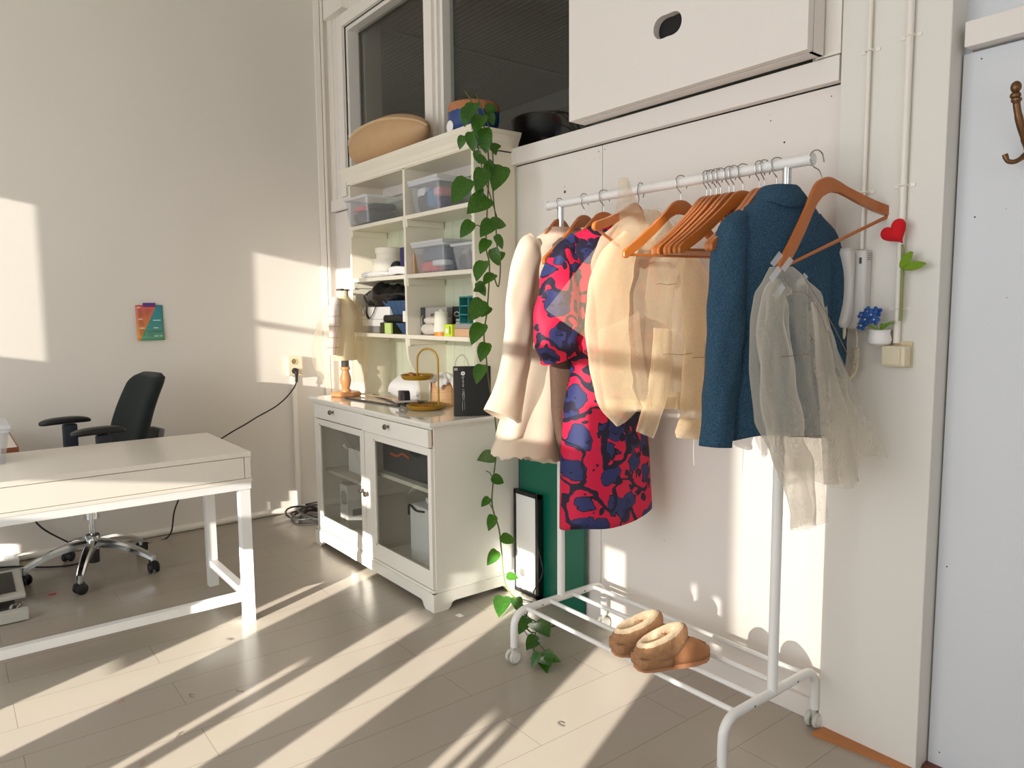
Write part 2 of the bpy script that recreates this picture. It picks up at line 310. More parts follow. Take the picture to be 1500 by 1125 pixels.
# ------------------------------------------------------------------ mesh builder
WPOS = {}
class MB:
    def __init__(s): s.bm = bmesh.new()
    def _bev(s, vs, bev, seg=2):
        if bev:
            es = list({e for v in vs for e in v.link_edges})
            bmesh.ops.bevel(s.bm, geom=es, offset=bev, segments=seg, affect='EDGES', profile=.6)
    def box(s, a, b, bev=0, M=None, seg=2):
        lo = [min(x, y) for x, y in zip(a, b)]; hi = [max(x, y) for x, y in zip(a, b)]
        g = bmesh.ops.create_cube(s.bm, size=1)['verts']
        for v in g:
            v.co = Vector([(lo[i]+hi[i])/2+v.co[i]*(hi[i]-lo[i]) for i in range(3)])
            if M: v.co = M @ v.co
        s._bev(g, bev, seg); return s
    def loft(s, rings, caps=(True, True), closed=True):
        vr = [[s.bm.verts.new(p) for p in r] for r in rings]; n = len(rings[0])
        for a, b in zip(vr, vr[1:]):
            for i in range(n if closed else n-1):
                j = (i+1) % n
                try: s.bm.faces.new((a[i], a[j], b[j], b[i]))
                except ValueError: pass
        if closed and caps[0]: s.bm.faces.new(vr[0][::-1])
        if closed and caps[1]: s.bm.faces.new(vr[-1])
        return s
    def tube(s, pts, r, n=8, caps=True, closed=False, flat=1):
        pts = [Vector(p) for p in pts]; rings = []
        N = len(pts); nrm = None
        for i, p in enumerate(pts):
            t = (pts[(i+1) % N] if (closed or i < N-1) else p) - (pts[i-1] if (closed or i) else p)
            t.normalize()
            if nrm is None: nrm = t.orthogonal().normalized() if abs(t.z) > .9 else t.cross(Vector((0, 0, 1))).normalized()
            nrm = (nrm - t*nrm.dot(t))
            if nrm.length < 1e-6: nrm = t.orthogonal()
            nrm.normalize(); bn = t.cross(nrm); ri = r[i] if isinstance(r, (list, tuple)) else r
            rings.append([p + nrm*math.cos(2*PI*k/n)*ri + bn*math.sin(2*PI*k/n)*ri*flat for k in range(n)])
        if closed: rings.append(rings[0])
        return s.loft(rings, (caps and not closed,)*2)
    def cyl(s, p0, p1, r0, r1=None, n=20): return s.tube([p0, p1], [r0, r0 if r1 is None else r1], n)
    def lathe(s, prof, c=(0, 0, 0), n=28, M=None, sx=1, sy=1, caps=(True, True)):
        rings = []
        for r, z in prof:
            ring = [Vector((max(r, 1e-4)*math.cos(2*PI*k/n)*sx, max(r, 1e-4)*math.sin(2*PI*k/n)*sy, z)) for k in range(n)]
            rings.append([((M @ p) if M else p) + Vector(c) for p in ring])
        return s.loft(rings, caps)
    def prism(s, poly, h, M=None, bev=0):
        M = M or Matrix()
        a = [s.bm.verts.new(M @ Vector((x, y, 0))) for x, y in poly]; b = [s.bm.verts.new(M @ Vector((x, y, h))) for x, y in poly]
        s.bm.faces.new(a[::-1]); s.bm.faces.new(b); n = len(poly)
        for i in range(n): s.bm.faces.new((a[i], a[(i+1) % n], b[(i+1) % n], b[i]))
        s._bev(a+b, bev, 1); return s
    def holed(s, outer, inner, h, M):
        lo = [s.bm.verts.new(M @ Vector((x, y, 0))) for x, y in outer]; li = [s.bm.verts.new(M @ Vector((x, y, 0))) for x, y in inner]
        es = [s.bm.edges.new((l[i], l[(i+1) % len(l)])) for l in (lo, li) for i in range(len(l))]
        fs = [g for g in bmesh.ops.triangle_fill(s.bm, edges=es, use_beauty=True)['geom'] if isinstance(g, bmesh.types.BMFace)]
        ex = bmesh.ops.extrude_face_region(s.bm, geom=fs)['geom']; d = (M.to_3x3() @ Vector((0, 0, h)))
        bmesh.ops.translate(s.bm, verts=[g for g in ex if isinstance(g, bmesh.types.BMVert)], vec=d); return s
    def ell(s, c, r, n=20, M=None, fn=None):
        g = bmesh.ops.create_uvsphere(s.bm, u_segments=n, v_segments=max(6, n*2//3), radius=1)['verts']
        for v in g:
            p = Vector((v.co.x*r[0], v.co.y*r[1], v.co.z*r[2]))
            if fn: p = fn(p)
            v.co = ((M @ p) if M else p) + Vector(c)
        return s
    def grid(s, fn, nu, nv):
        vs = [[s.bm.verts.new(fn(i/nu, j/nv)) for j in range(nv+1)] for i in range(nu+1)]
        for i in range(nu):
            for j in range(nv): s.bm.faces.new((vs[i][j], vs[i+1][j], vs[i+1][j+1], vs[i][j+1]))
        return s
    def build(s, name, m, parent=None, smooth=False, solid=0, sub=0, ang=40, label=None, origin=None):
        bm = s.bm; bmesh.ops.recalc_face_normals(bm, faces=bm.faces)
        xs = [v.co for v in bm.verts]
        o0 = Vector(origin) if origin is not None else Vector(((min(v.x for v in xs)+max(v.x for v in xs))/2, (min(v.y for v in xs)+max(v.y for v in xs))/2, min(v.z for v in xs)))
        bmesh.ops.translate(bm, verts=bm.verts, vec=-o0)
        me = bpy.data.meshes.new(name); bm.to_mesh(me); bm.free(); me.materials.append(m)
        o = bpy.data.objects.new(name, me); COL.objects.link(o)
        WPOS[o.name] = o0
        if parent: o.parent = parent; o.location = o0 - WPOS[parent.name]
        else: o.location = o0
        if smooth:
            for p in me.polygons: p.use_smooth = True
            try: me.set_sharp_from_angle(angle=R_(ang))
            except Exception: pass
        if solid: d = o.modifiers.new('thickness', 'SOLIDIFY'); d.thickness = solid; d.offset = 0
        if sub: d = o.modifiers.new('smooth', 'SUBSURF'); d.levels = sub; d.render_levels = sub
        if label: o['label'] = label
        return o

def tag(o, label, cat, group=None, kind=None):
    o['label'] = label; o['category'] = cat
    if group: o['group'] = group
    if kind: o['kind'] = kind
    return o
def thing(name, label, cat, loc, group=None):
    o = bpy.data.objects.new(name, None); COL.objects.link(o); o.empty_display_size = .05; o.location = loc; WPOS[o.name] = Vector(loc)
    return tag(o, label, cat, group)
def struct(o): o['kind'] = 'structure'; return o
def dup(root, loc=None, rotz=None):
    def cp(o, parent):
        c = o.copy(); COL.objects.link(c)
        if parent: c.parent = parent
        for ch in list(o.children): cp(ch, c)
        return c
    r = cp(root, None)
    if loc is not None: r.location = loc
    return r
def interp(tab, x):
    if x <= tab[0][0]: return tab[0][1:]
    for a, b in zip(tab, tab[1:]):
        if x <= b[0]:
            t = (x-a[0])/(b[0]-a[0]); t = t*t*(3-2*t)*.5+t*.5
            return tuple(p+(q-p)*t for p, q in zip(a[1:], b[1:]))
    return tab[-1][1:]
def spline(pts, n=8):
    P = [Vector(p) for p in pts]; out = []
    for i in range(len(P)-1):
        p0 = P[max(i-1, 0)]; p1 = P[i]; p2 = P[i+1]; p3 = P[min(i+2, len(P)-1)]
        for k in range(n):
            t = k/n; out.append(.5*((2*p1)+(p2-p0)*t+(2*p0-5*p1+4*p2-p3)*t*t+(3*p1-p0-3*p2+p3)*t**3))
    return out+[P[-1]]
T = Matrix.Translation
def RZ(a): return Matrix.Rotation(R_(a), 4, 'Z')
def RX(a): return Matrix.Rotation(R_(a), 4, 'X')
def RY(a): return Matrix.Rotation(R_(a), 4, 'Y')

# ================================================================== SETTING
struct(MB().box((0, -5.3, -.1), (7.2, .5, 0)).build('floor', FLOOR))
struct(MB().box((-.12, -5.3, 0), (0, .12, 3.7)).build('wall_left', WALL))
struct(MB().box((7.2, -5.3, 0), (7.32, .5, 3.7)).build('wall_right', WALL))
struct(MB().box((-.12, -5.3, 3.7), (7.32, .5, 3.8)).build('ceiling', WALL))
# unseen rear wall cut as a sun mask: slots shaped for the light patches
AP = [(1.31, 1.47, 1.70, 2.56), (1.965, 2.95, 1.70, 2.08), (1.965, 2.95, 2.12, 2.56), (3.05, 3.5, 1.70, 2.50), (3.5, 4.08, 1.70, 2.2),
      (4.42, 4.98, 1.70, 2.0), (4.98, 5.3, 1.86, 2.0), (4.42, 5.3, 2.05, 2.5), (2.6, 3.45, 1.17, 1.32), (1.98, 3.45, .80, 1.02), (3.23, 3.45, .40, .80), (3.12, 3.23, .42, .60),
      (3.83, 3.875, .5, .70), (3.93, 4.09, .2, .8), (4.25, 4.40, .4, 1.1), (4.085, 4.16, .86, .99), (4.75, 4.80, .3, .76), (4.825, 4.865, .3, .76),
      (4.905, 5.2, .3, .88), (4.83, 4.96, .89, 1.25), (5.30, 5.33, 1.1, 1.22), (5.40, 5.44, 1.0, 1.2), (1.30, 1.385, .57, .66), (1.41, 1.44, .55, .62), (.73, .945, 1.67, 2.52)]
X = sorted({0, 7.2, *[a[0] for a in AP], *[a[1] for a in AP]}); Z = sorted({0, 3.7, *[a[2] for a in AP], *[a[3] for a in AP]})
mb = MB()
for za, zb in zip(Z, Z[1:]):
    run = None
    for xa, xb in zip(X, X[1:]):
        cx, cz = (xa+xb)/2, (za+zb)/2
        hole = any(a[0] < cx < a[1] and a[2] < cz < a[3] for a in AP)
        if not hole: run = [run[0] if run else xa, xb]
        if (hole or xb == X[-1]) and run: mb.box((run[0], -5.22, za), (run[1], -5.2, zb)); run = None
rear = struct(mb.build('wall_rear_sun_mask', WALL))
# tinted sheets added over some slots to dim the sun
for k, (tint, rects) in enumerate(((.42, [(1.31, 1.47, 1.70, 2.56), (1.965, 2.95, 1.70, 2.56), (2.6, 3.45, 1.17, 1.32)]), (.5, [(1.98, 3.22, .80, 1.02)]), (.20, [(3.05, 4.08, 1.70, 2.50)]), (.42, [(4.42, 5.3, 1.70, 2.5)]), (.35, [(4.83, 4.96, .89, 1.25), (5.30, 5.33, 1.1, 1.22), (5.40, 5.44, 1.0, 1.2), (4.085, 4.16, .86, .99)]))):
    m, n, L, b, o = nodes('sun_dimmer_%d' % k); tr = n.new('ShaderNodeBsdfTransparent'); tr.inputs[0].default_value = (tint, tint, tint, 1); L.new(tr.outputs[0], o.inputs[0])
    for (xa, xb, za, zb) in rects: MB().box((xa-.01, -5.235, za-.01), (xb+.01, -5.232, zb+.01)).build('sun_dimmer', m, rear)
# back wall
WX0, WX1, WZ0, WZ1 = .245, 3.58, 2.125, 3.2
mb = MB().box((0, 0, 0), (2.5985, .06, 2.041)).box((2.6015, 0, 0), (3.66, .06, 2.041)).box((2.5, .02, 0), (2.7, .06, 2.036))
mb.box((0, 0, 2.05), (WX0, .10, 3.7)).box((WX1, 0, 2.05), (3.66, .10, 3.7)).box((WX0, 0, WZ1), (WX1, .10, 3.7)).box((WX0, .0, 2.05), (WX1, .10, WZ0))
struct(mb.build('wall_back', PANEL))
struct(MB().box((0, .012, 2.03), (3.62, .05, 2.06)).build('trim_9', mat('dark_gap', (40, 34, 30), .9)))
struct(MB().box((.0, -.035, 2.045), (3.632, 0, 2.12), .003).build('trim_1', PANEL, label='white ledge board'))
struct(MB().box((0, -.018, 0), (3.63, 0, .07), .002).build('baseboard_back', PANEL))
struct(MB().tube([(.012, -5.2, .022), (.012, -.02, .022)], .022, 10).build('baseboard_left', WOODW, smooth=True))
# corner trims on the left wall and left of the window
struct(MB().box((0, -.115, 0), (.012, -.075, 3.7), .003).box((0, -.07, 0), (.02, -.055, 3.7), .002).build('trim_2', WOODW))
struct(MB().box((.0, -.02, 2.12), (.05, 0, 3.7), .003).box((.0, -.05, 3.3), (.3, 0, 3.7), .003).build('trim_3', WOODW))
# window with its two panes
wf = MB()
for d, y0, y1 in ((0, -.03, .02), (.035, -.012, .05), (.06, .0, .08)):
    x0 = WX0-.075+d; z1 = WZ1+.075-d; wd = .075 if d == 0 else .04
    wf.box((x0, y0, WZ0), (x0+wd, y1, z1), .003).box((x0+wd, y0, z1-wd), (WX1+.02, y1, z1), .003)
wf.box((1.255, -.03, WZ0), (1.335, .08, WZ1+.03), .003).box((1.335, -.01, WZ0), (1.36, .08, WZ1), .002).box((1.36, .01, WZ0), (1.385, .08, WZ1), .002)
wf.box((3.55, -.03, WZ0), (3.632, .0, 3.7), .003).box((3.53, -.01, WZ0), (3.56, .05, 3.7), .003)
win = struct(wf.build('window_1', WOODW))
MB().box((.33, .055, WZ0), (1.255, .06, WZ1)).build('pane', GLASS, win, label='left pane')
MB().box((1.38, .055, WZ0), (3.55, .06, WZ1)).build('pane', GLASS, win, label='right pane')
# unlit room seen through the panes, its darkness put into the wall and ceiling colours
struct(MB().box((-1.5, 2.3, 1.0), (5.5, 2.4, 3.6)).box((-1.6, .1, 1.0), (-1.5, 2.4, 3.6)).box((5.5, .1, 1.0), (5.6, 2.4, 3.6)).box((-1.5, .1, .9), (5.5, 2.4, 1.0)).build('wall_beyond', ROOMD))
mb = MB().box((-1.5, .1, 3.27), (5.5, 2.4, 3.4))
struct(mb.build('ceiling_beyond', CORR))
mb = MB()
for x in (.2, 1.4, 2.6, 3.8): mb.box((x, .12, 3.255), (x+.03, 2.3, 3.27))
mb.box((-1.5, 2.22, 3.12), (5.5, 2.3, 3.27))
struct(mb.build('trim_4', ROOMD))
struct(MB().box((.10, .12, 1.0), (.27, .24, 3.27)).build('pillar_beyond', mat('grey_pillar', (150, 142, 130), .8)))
# hatch panel in front of the window
fig8 = []
for k in range(40):
    a = 2*PI*k/40; fig8.append((.028*math.copysign(1, math.cos(a))*(abs(math.cos(a))**.6)+.036*math.cos(a), .047*math.sin(a)*(.80+.20*abs(math.cos(a)))))
Mh = T((3.043, -.125, 2.357)) @ RX(90)
Mh = Matrix(((1, 0, 0, 3.043), (0, 0, 1, -.125), (0, 1, 0, 2.357), (0, 0, 0, 1)))
h = thing('hatch_panel', 'big white hatch board with a figure-eight finger hole above the ledge', 'panel', (3.05, -.08, 2.125))
MB().holed([(2.532-3.043, 2.130-2.357), (3.58-3.043, 2.130-2.357), (3.58-3.043, 3.5-2.357), (2.532-3.043, 3.5-2.357)], fig8, .03, Mh).build('front_board', PANEL, h)
MB().box((2.532, -.094, 2.130), (3.58, -.04, 3.5)).build('core_board', BLACKW, h, label='dark inside behind the finger hole').data.materials[0] = mat('dark_hollow', (30, 28, 26), .9)
MB().box((2.534, -.0935, 2.128), (3.5805, -.038, 2.142)).box((3.568, -.0935, 2.128), (3.582, -.038, 3.5)).build('edge_strip', PANEL, h)
# right pillar, door, header
struct(MB().box((3.64, -.04, 0), (3.945, .5, 3.7), .004).build('pillar_right', mat('pillar_paint', (224, 221, 214), .5, var=.03, vscale=2)))
d = struct(MB().box((3.95, .03, .012), (5.05, .07, 2.045)).build('door_1', COOL))
struct(MB().box((3.945, .05, 2.05), (5.2, .12, 3.7)).box((5.05, .02, 0), (7.2, .12, 3.7)).build('wall_door', COOL))
struct(MB().box((3.965, -.01, 2.052), (5.2, .05, 2.118), .003).build('trim_5', PANEL))
struct(MB().box((3.948, .0, 0), (5.1, .06, .012), .002).build('trim_6', REDWOOD))
struct(MB().prism([(3.652, -.095), (3.945, -.055), (3.945, -.04), (3.66, -.04)], .012).build('trim_7', ORANGEW))
def conduit(x, zb, label, clips, r=.0095):
    o = thing('wall_conduit', label, 'pipe', (x, -.052, zb))
    MB().tube([(x, -.051, zb), (x, -.051, 3.7)], r, 12).build('pipe', WOODW, o, smooth=True)
    for z in clips: MB().box((x-.028, -.0435, z-.005), (x+.028, -.04, z+.005), .001).tube([(x-.012, -.043, z), (x-.009, -.058, z), (x, -.0625, z), (x+.009, -.058, z), (x+.012, -.043, z)], .003, 6).build('clip', WOODW, o)
conduit(3.730, 1.535, 'thin white wall pipe running down into the intercom', (1.70, 2.10), .006)
conduit(3.842, 1.262, 'white wall pipe running down to the light switch, behind the crochet heart', (1.705, 2.11, 1.36))

# ================================================================== SIDEBOARD
SX0, SX1, SY0, SY1 = .765, 2.062, -.522, -.03
sb = thing('glass_door_sideboard', 'white low sideboard with two glass doors and two drawers under the shelf unit', 'sideboard', ((SX0+SX1)/2, -.28, 0))
mb = MB().box((SX0, SY0+.012, .09), (SX0+.02, SY1, .845)).box((SX1-.02, SY0+.012, .09), (SX1, SY1, .845)).box((SX0+.019, SY1-.01, .0905), (SX1-.019, SY1-.001, .8445))
mb.box((SX0+.019, SY0+.02, .091), (SX1-.019, SY1-.002, .11)).box((SX0+.019, SY0+.025, .735), (SX1-.019, SY1-.002, .755))
mb.build('carcass', SIDEW, sb)
MB().box((1.395, SY0+.03, .11), (1.42, SY1, .735)).build('divider', INNER, sb)
MB().box((SX0+.02, SY0+.05, .428), (1.395, SY1, .447)).build('inner_shelf', INNER, sb, label='inner shelf behind left door')
MB().box((1.42, SY0+.05, .520), (SX1-.02, SY1, .539)).build('inner_shelf', INNER, sb, label='inner shelf behind right door')
MB().box((SX0-.03, SY0-.022, .852), (SX1+.02, SY1+.02, .872), .006).box((SX0-.015, SY0-.008, .840), (SX1+.008, SY1, .852), .003).build('top', mat('polished_white_top', (232, 229, 220), .08, coat=.3), sb)
# plinth with bracket feet
def apron(L):
    return [(0, 0), (.075, 0), (.09, .012), (.10, .03), (.115, .035), (L-.115, .035), (L-.10, .03), (L-.09, .012), (L-.075, 0), (L, 0), (L, .085), (0, .085)]
PX0, PX1, PY0 = SX0-.012, SX1+.012, SY0-.012
mb = MB().prism(apron(PX1-PX0), .02, Matrix(((1, 0, 0, PX0), (0, 0, 1, PY0), (0, 1, 0, 0), (0, 0, 0, 1))))
for x in (PX0, PX1-.02): mb.prism(apron(SY1-PY0-.001), .02, Matrix(((0, 0, 1, x+(.001 if x > 1 else -.001)), (1, 0, 0, PY0+.001), (0, 1, 0, 0), (0, 0, 0, 1))))
mb.box((PX0+.006, PY0+.006, .085), (PX1-.006, SY1, .098), .004)
mb.build('plinth', SIDEW, sb)
def knob(x, z, parent, y=SY0, s=1):
    MB().lathe([(.007*s, 0), (.005*s, .010*s), (.006*s, .014*s), (.013*s, .018*s), (.014*s, .023*s), (.010*s, .029*s), (.0, .031*s)], (x, y, z), 16, RX(90)).build('knob', PEWTER, parent, smooth=True)
for x0, x1, kx in ((SX0+.012, 1.405, 1.045), (1.412, SX1-.004, 1.70)):
    pull = .012 if x0 > 1.4 else 0
    dr = MB().box((x0, SY0-.006-pull, .757), (x1, SY0+.016-pull, .838), .004).build('drawer', SIDEW, sb)
    if pull: MB().box((x0+.02, SY0+.016-pull, .765), (x1-.006, SY0+.03, .83)).build('drawer_side', ORANGEW, dr, label='brown drawer side')
    knob(kx, .812, dr, SY0-.006-pull)
for x0, x1, kx, gl in ((SX0+.012, 1.405, 1.385, 0), (1.412, SX1-.004, 1.437, 1)):
    fx0, fx1, fz0, fz1 = x0+.075, x1-.03 if False else x1-.03, .175, .725
    if gl: fx0, fx1 = x0+.095, x1-.025
    else: fx0, fx1 = x0+.06, x1-.045
    mb = MB().box((x0, SY0-.004, .103), (fx0, SY0+.016, .752)).box((fx1, SY0-.004, .103), (x1, SY0+.016, .752)).box((fx0, SY0-.004, .103), (fx1, SY0+.016, fz0)).box((fx0, SY0-.004, fz1), (fx1, SY0+.016, .752))
    b = .008
    mb.box((fx0, SY0-.001, fz0), (fx0+b, SY0+.006, fz1)).box((fx1-b, SY0-.001, fz0), (fx1, SY0+.006, fz1)).box((fx0, SY0-.001, fz0), (fx1, SY0+.006, fz0+b)).box((fx0, SY0-.001, fz1-b), (fx1, SY0+.006, fz1))
    door = mb.build('door', SIDEW, sb)
    MB().box((fx0, SY0+.004, fz0), (fx1, SY0+.007, fz1)).build('pane', CABGLASS, door)
    knob(kx, .435 if not gl else .428, door)
# things inside the sideboard
q0, q1 = at(511, 690, 1, -.40), at(511, 656, 1, -.40)
bx = q0.x
tag(MB().box((bx, -.40, .4475), (bx+.20, -.12, q1.z), .004).tube([(bx-.002, -.405, q1.z-.005), (bx-.012, -.42, q1.z+.014), (bx+.008, -.42, q1.z+.02)], .007, 6).build('storage_box', BOXW), 'white upright box on the inner shelf behind the left glass door', 'box')
tag(MB().box((bx-.10, -.10, .4475), (bx+.25, -.06, .70), .003).build('folded_textile', PINKP), 'dusty pink thing behind the white box inside the left glass door', 'textile')
p0, p1 = at(499, 762, 1, -.43), at(510, 766, 1, -.43)
o = thing('appliance_box', 'white carton with grey circle and small print inside the sideboard, left door bottom', 'box', ((p0.x+p1.x)/2, -.33, .111))
ztop = at(510, 713, 1, -.43).z
MB().box((p0.x, -.43, .111), (p1.x, -.17, ztop), .003).build('carton', BOXW, o)
cxm = (p0.x+p1.x)/2
MB().cyl((cxm+.004, -.4305, ztop-.075), (cxm+.004, -.4315, ztop-.075), .042, n=28).cyl((cxm+.01, -.4305, .165), (cxm+.01, -.4315, .165), .014, n=18).build('circle_print', mat('grey_green_ink', (176, 182, 172), .5), o)
MB().box((p1.x+.0003, -.40, .185), (p1.x+.001, -.31, .225)).box((p1.x+.0003, -.29, .185), (p1.x+.001, -.25, .225)).build('label_print', GREYB, o)
t0, t1 = at(549, 690, 1, -.43).x, at(640, 690, 1, -.43).x
tag(MB().box((max(1.425, t0), -.43, .5395), (min(2.03, t1), -.12, .705), .006).box((max(1.425, t0), -.432, .690), (min(2.03, t1), -.12, .712), .004).build('tool_case', DARKBOX), 'dark grey case on the inner shelf behind the right glass door', 'case')
tag(MB().tube(spline([at(573, 664, 1, -.437), at(582, 668, 1, -.437), at(590, 665, 1, -.437), at(600, 672, 1, -.437)], 5), .007, 6).build('orange_clip', mat('orange_red_plastic', (178, 86, 46), .5)), 'small orange clip on the dark case behind the right glass door', 'clip')
w0 = at(601, 790, 1, -.40).x; zt_ = at(603, 738, 1, -.40).z
o = thing('white_canister', 'white upright box with black cord inside the sideboard, right door bottom', 'box', (w0+.1, -.3, .111))
MB().box((w0, -.40, .111), (min(w0+.22, 2.03), -.14, zt_), .012).box((w0+.05, -.34, zt_), (w0+.15, -.22, zt_+.03), .012).build('housing', WHITEP, o)
MB().tube(spline([(w0-.002, -.404, zt_-.06), (w0+.002, -.405, zt_-.012), (w0+.03, -.408, zt_-.006), (w0+.08, -.408, zt_-.022), (w0+.15, -.406, zt_-.014)], 6), .005, 6).build('cord', RUBBER, o)

# ================================================================== HUTCH
HX0, HX1, HY = .742, 2.03, -.252
hu = thing('shelf_unit', 'cream open shelf unit standing on the sideboard, two columns of shelves', 'shelf', ((HX0+HX1)/2, -.13, .872))
def curvy(x0, x1):
    prof = [(-.01, .872), (-.185, .872), (-.182, .90), (-.187, .96), (-.205, 1.03), (-.228, 1.07), (-.246, 1.11), (-.252, 1.15), (HY, 1.2), (HY, 2.12), (-.01, 2.12)]
    return MB().prism(prof, x1-x0, Matrix(((0, 0, 1, x0), (1, 0, 0, 0), (0, 1, 0, 0), (0, 0, 0, 1))))
curvy(HX0, HX0+.02).build('side_panel', CREAM, hu)
curvy(HX1-.02, HX1).build('side_panel', CREAM, hu)
curvy(1.383, 1.403).build('divider', CREAM, hu)
MB().box((HX0, -.012, .872), (HX1, -.002, 2.12)).build('back_panel', BEAD, hu)
for z in (1.862, 1.557, 1.240):
    for x0, x1 in ((HX0+.02, 1.383), (1.403, HX1-.02)):
        mb = MB().box((x0, HY-.002, z-.022), (x1, -.012, z), .003)
        for xa in (x0, x1-.012):   # small moulded bearers under the shelf ends
            mb.box((xa, HY+.004, z-.055), (xa+.012, -.02, z-.022), .004)
            mb.prism([(HY+.002, z-.022), (HY+.03, z-.022), (HY+.022, z-.045), (HY+.004, z-.06)], .014, Matrix(((0, 0, 1, xa-.001), (1, 0, 0, 0), (0, 1, 0, 0), (0, 0, 0, 1))))
        mb.build('shelf', CREAM, hu)
mb = MB()
def cprof(y, z): return (y, z)
cor = [(0, 2.105), (.006, 2.105), (.006, 2.118), (.012, 2.125), (.018, 2.145), (.030, 2.165), (.042, 2.190), (0, 2.190)]
fl = [[], []]
rings = []
for (o_, z) in cor:
    rings.append([Vector((HX0-o_, -.004, z)), Vector((HX0-o_, HY-o_, z)), Vector((HX1+o_, HY-o_, z)), Vector((HX1+o_, -.004, z))])
mb.loft(rings[:-1], (False, False))
mb.box((HX0-.035, HY-.035, 2.17), (HX1+.035, -.004, 2.1895)).box((HX0, HY, 2.10), (HX1, -.004, 2.12))
mb.build('cornice', CREAM, hu)

# ================================================================== ON TOP OF THE SHELF UNIT
def tanfn(p):
    k = p.x/.41; p.x = math.copysign(abs(p.x/.42)**(.8 if p.x < 0 else 1)*.42, p.x); p.z *= 1-.22*max(0, k)**2; p.y *= 1-.2*max(0, k)**2; return p
tf = thing('tan_body_form', 'big tan rounded padded form lying on the shelf unit top by the window', 'dress form', (1.03, -.135, 2.19))
mb = MB().ell((1.03, -.135, 2.322), (.42, .13, .131), 40, fn=tanfn)
mb.build('padded_body', TANL, tf, smooth=True)
pts = []
for k in range(40):
    a = PI*(.02+.96*k/39); px = -.42*math.cos(a); kx = px/.41; px = math.copysign(abs(px/.42)**(.8 if px < 0 else 1)*.42, px)*1.002; sc = 1-.22*max(0, kx)**2
    ph = R_(38); rr = math.sin(a)
    pts.append(Vector((1.03+px, -.135-.1305*rr*math.cos(ph)*(1-.2*max(0, kx)**2), 2.322+.1315*rr*math.sin(ph)*sc)))
MB().tube(pts, .017, 8, flat=.22).build('seam_band', TANS, tf, smooth=True)
MB().ell((.70, -.19, 2.40), (.03, .03, .02), 14).build('white_patch', PAPER, tf, smooth=True)
pc = at(694, 168, 1, -.14); PXc, PYc = pc.x, pc.y
plant = thing('potted_pothos', 'pothos in a blue pot on the shelf unit, vines trailing down to the floor', 'plant', (PXc, PYc, 2.19))
pot = MB().lathe([(.085, 2.19), (.112, 2.215), (.122, 2.26), (.122, 2.315), (.116, 2.317), (.112, 2.30), (.1, 2.29)], (PXc, PYc, 0), 36).build('pot', BLUEP, plant, smooth=True)
def jag(k, top): return .0035*noise.noise(Vector((k*.9, top*9, 3.1)))
mb = MB(); rings = []
for r, z, j in ((.1232, 2.292, 1), (.1232, 2.318, 0), (.115, 2.333, 0), (.104, 2.333, 0), (.102, 2.31, 0)):
    rings.append([Vector((PXc+r*math.cos(2*PI*k/48), PYc+r*math.sin(2*PI*k/48), z+(j*2.2*jag(k, 1)))) for k in range(48)])
mb.loft(rings, (False, False)).build('rim', RIMO, pot, smooth=True, label='raw orange clay rim')
MB().cyl((PXc, PYc, 2.28), (PXc, PYc, 2.318), .108, n=32).build('soil', SOIL, plant)
fm = bmesh.new()
MB().ell((PXc-.03, PYc-.117, 2.225), (.028, .006, .03), 12).build('white_mark', PAPER, pot, smooth=True, label='white splash mark')
# vines
VX = HX1+.10
def vp(u, v, x=VX): return at(u, v, 0, x)
mb = MB()
v1 = [Vector((PXc+.02, PYc-.03, 2.33)), Vector((PXc+.09, PYc-.11, 2.36)), vp(700, 165, 2.08), vp(710, 190, 2.12), vp(716, 240), vp(714, 300), vp(712, 360), vp(717, 390), vp(714, 450), vp(709, 490), vp(712, 520), vp(716, 560, 2.14), vp(726, 620, 2.13), vp(727, 660), vp(723, 700), vp(721, 740), vp(731, 775), vp(735, 810, 2.17), vp(742, 860, 2.25), Vector((2.33, -.20, .012)), at(764, 908, 2, .012), at(776, 925, 2, .012), at(784, 928, 2, .012), at(781, 945, 2, .012), at(786, 962, 2, .012), at(800, 974, 2, .012)]
mb.tube(spline(v1, 6), .0035, 6)
v2 = [Vector((PXc+.02, PYc, 2.33)), Vector((PXc+.10, PYc-.06, 2.355)), vp(716, 185, 2.12), vp(722, 230), vp(722, 280), vp(726, 320), vp(728, 360), vp(733, 385), vp(730, 420), vp(722, 400)]
mb.tube(spline(v2, 6), .003, 6)
v3 = [Vector((PXc+.03, PYc-.06, 2.33)), vp(692, 175, 2.11), vp(700, 215), vp(707, 250), vp(716, 280), vp(728, 318)]
mb.tube(spline(v3, 6), .0025, 6)
mb.build('vine', VINE, plant, smooth=True)
for a, b in (((697, 270), (690, 268)), ((693, 330), (708, 336)), ((716, 260), (722, 258)), ((685, 210), (690, 216)), ((712, 690), (722, 700)), ((713, 736), (721, 745)), ((735, 790), (742, 783)), ((742, 850), (750, 842))):
    MB().tube([vp(*a), vp((a[0]+b[0])/2, (a[1]+b[1])/2-3), vp(*b)], .0022, 5).build('leaf_stalk', VINE, plant, smooth=True)
MB().tube(spline([at(784, 928, 2, .012), at(790, 916, 2, .03), at(786, 912, 2, .05)], 5), .0022, 5).build('leaf_stalk', VINE, plant, smooth=True)
MB().tube(spline([at(786, 940, 2, .012), at(800, 955, 2, .012), at(803, 960, 2, .012)], 5), .0022, 5).build('leaf_stalk', VINE, plant, smooth=True)
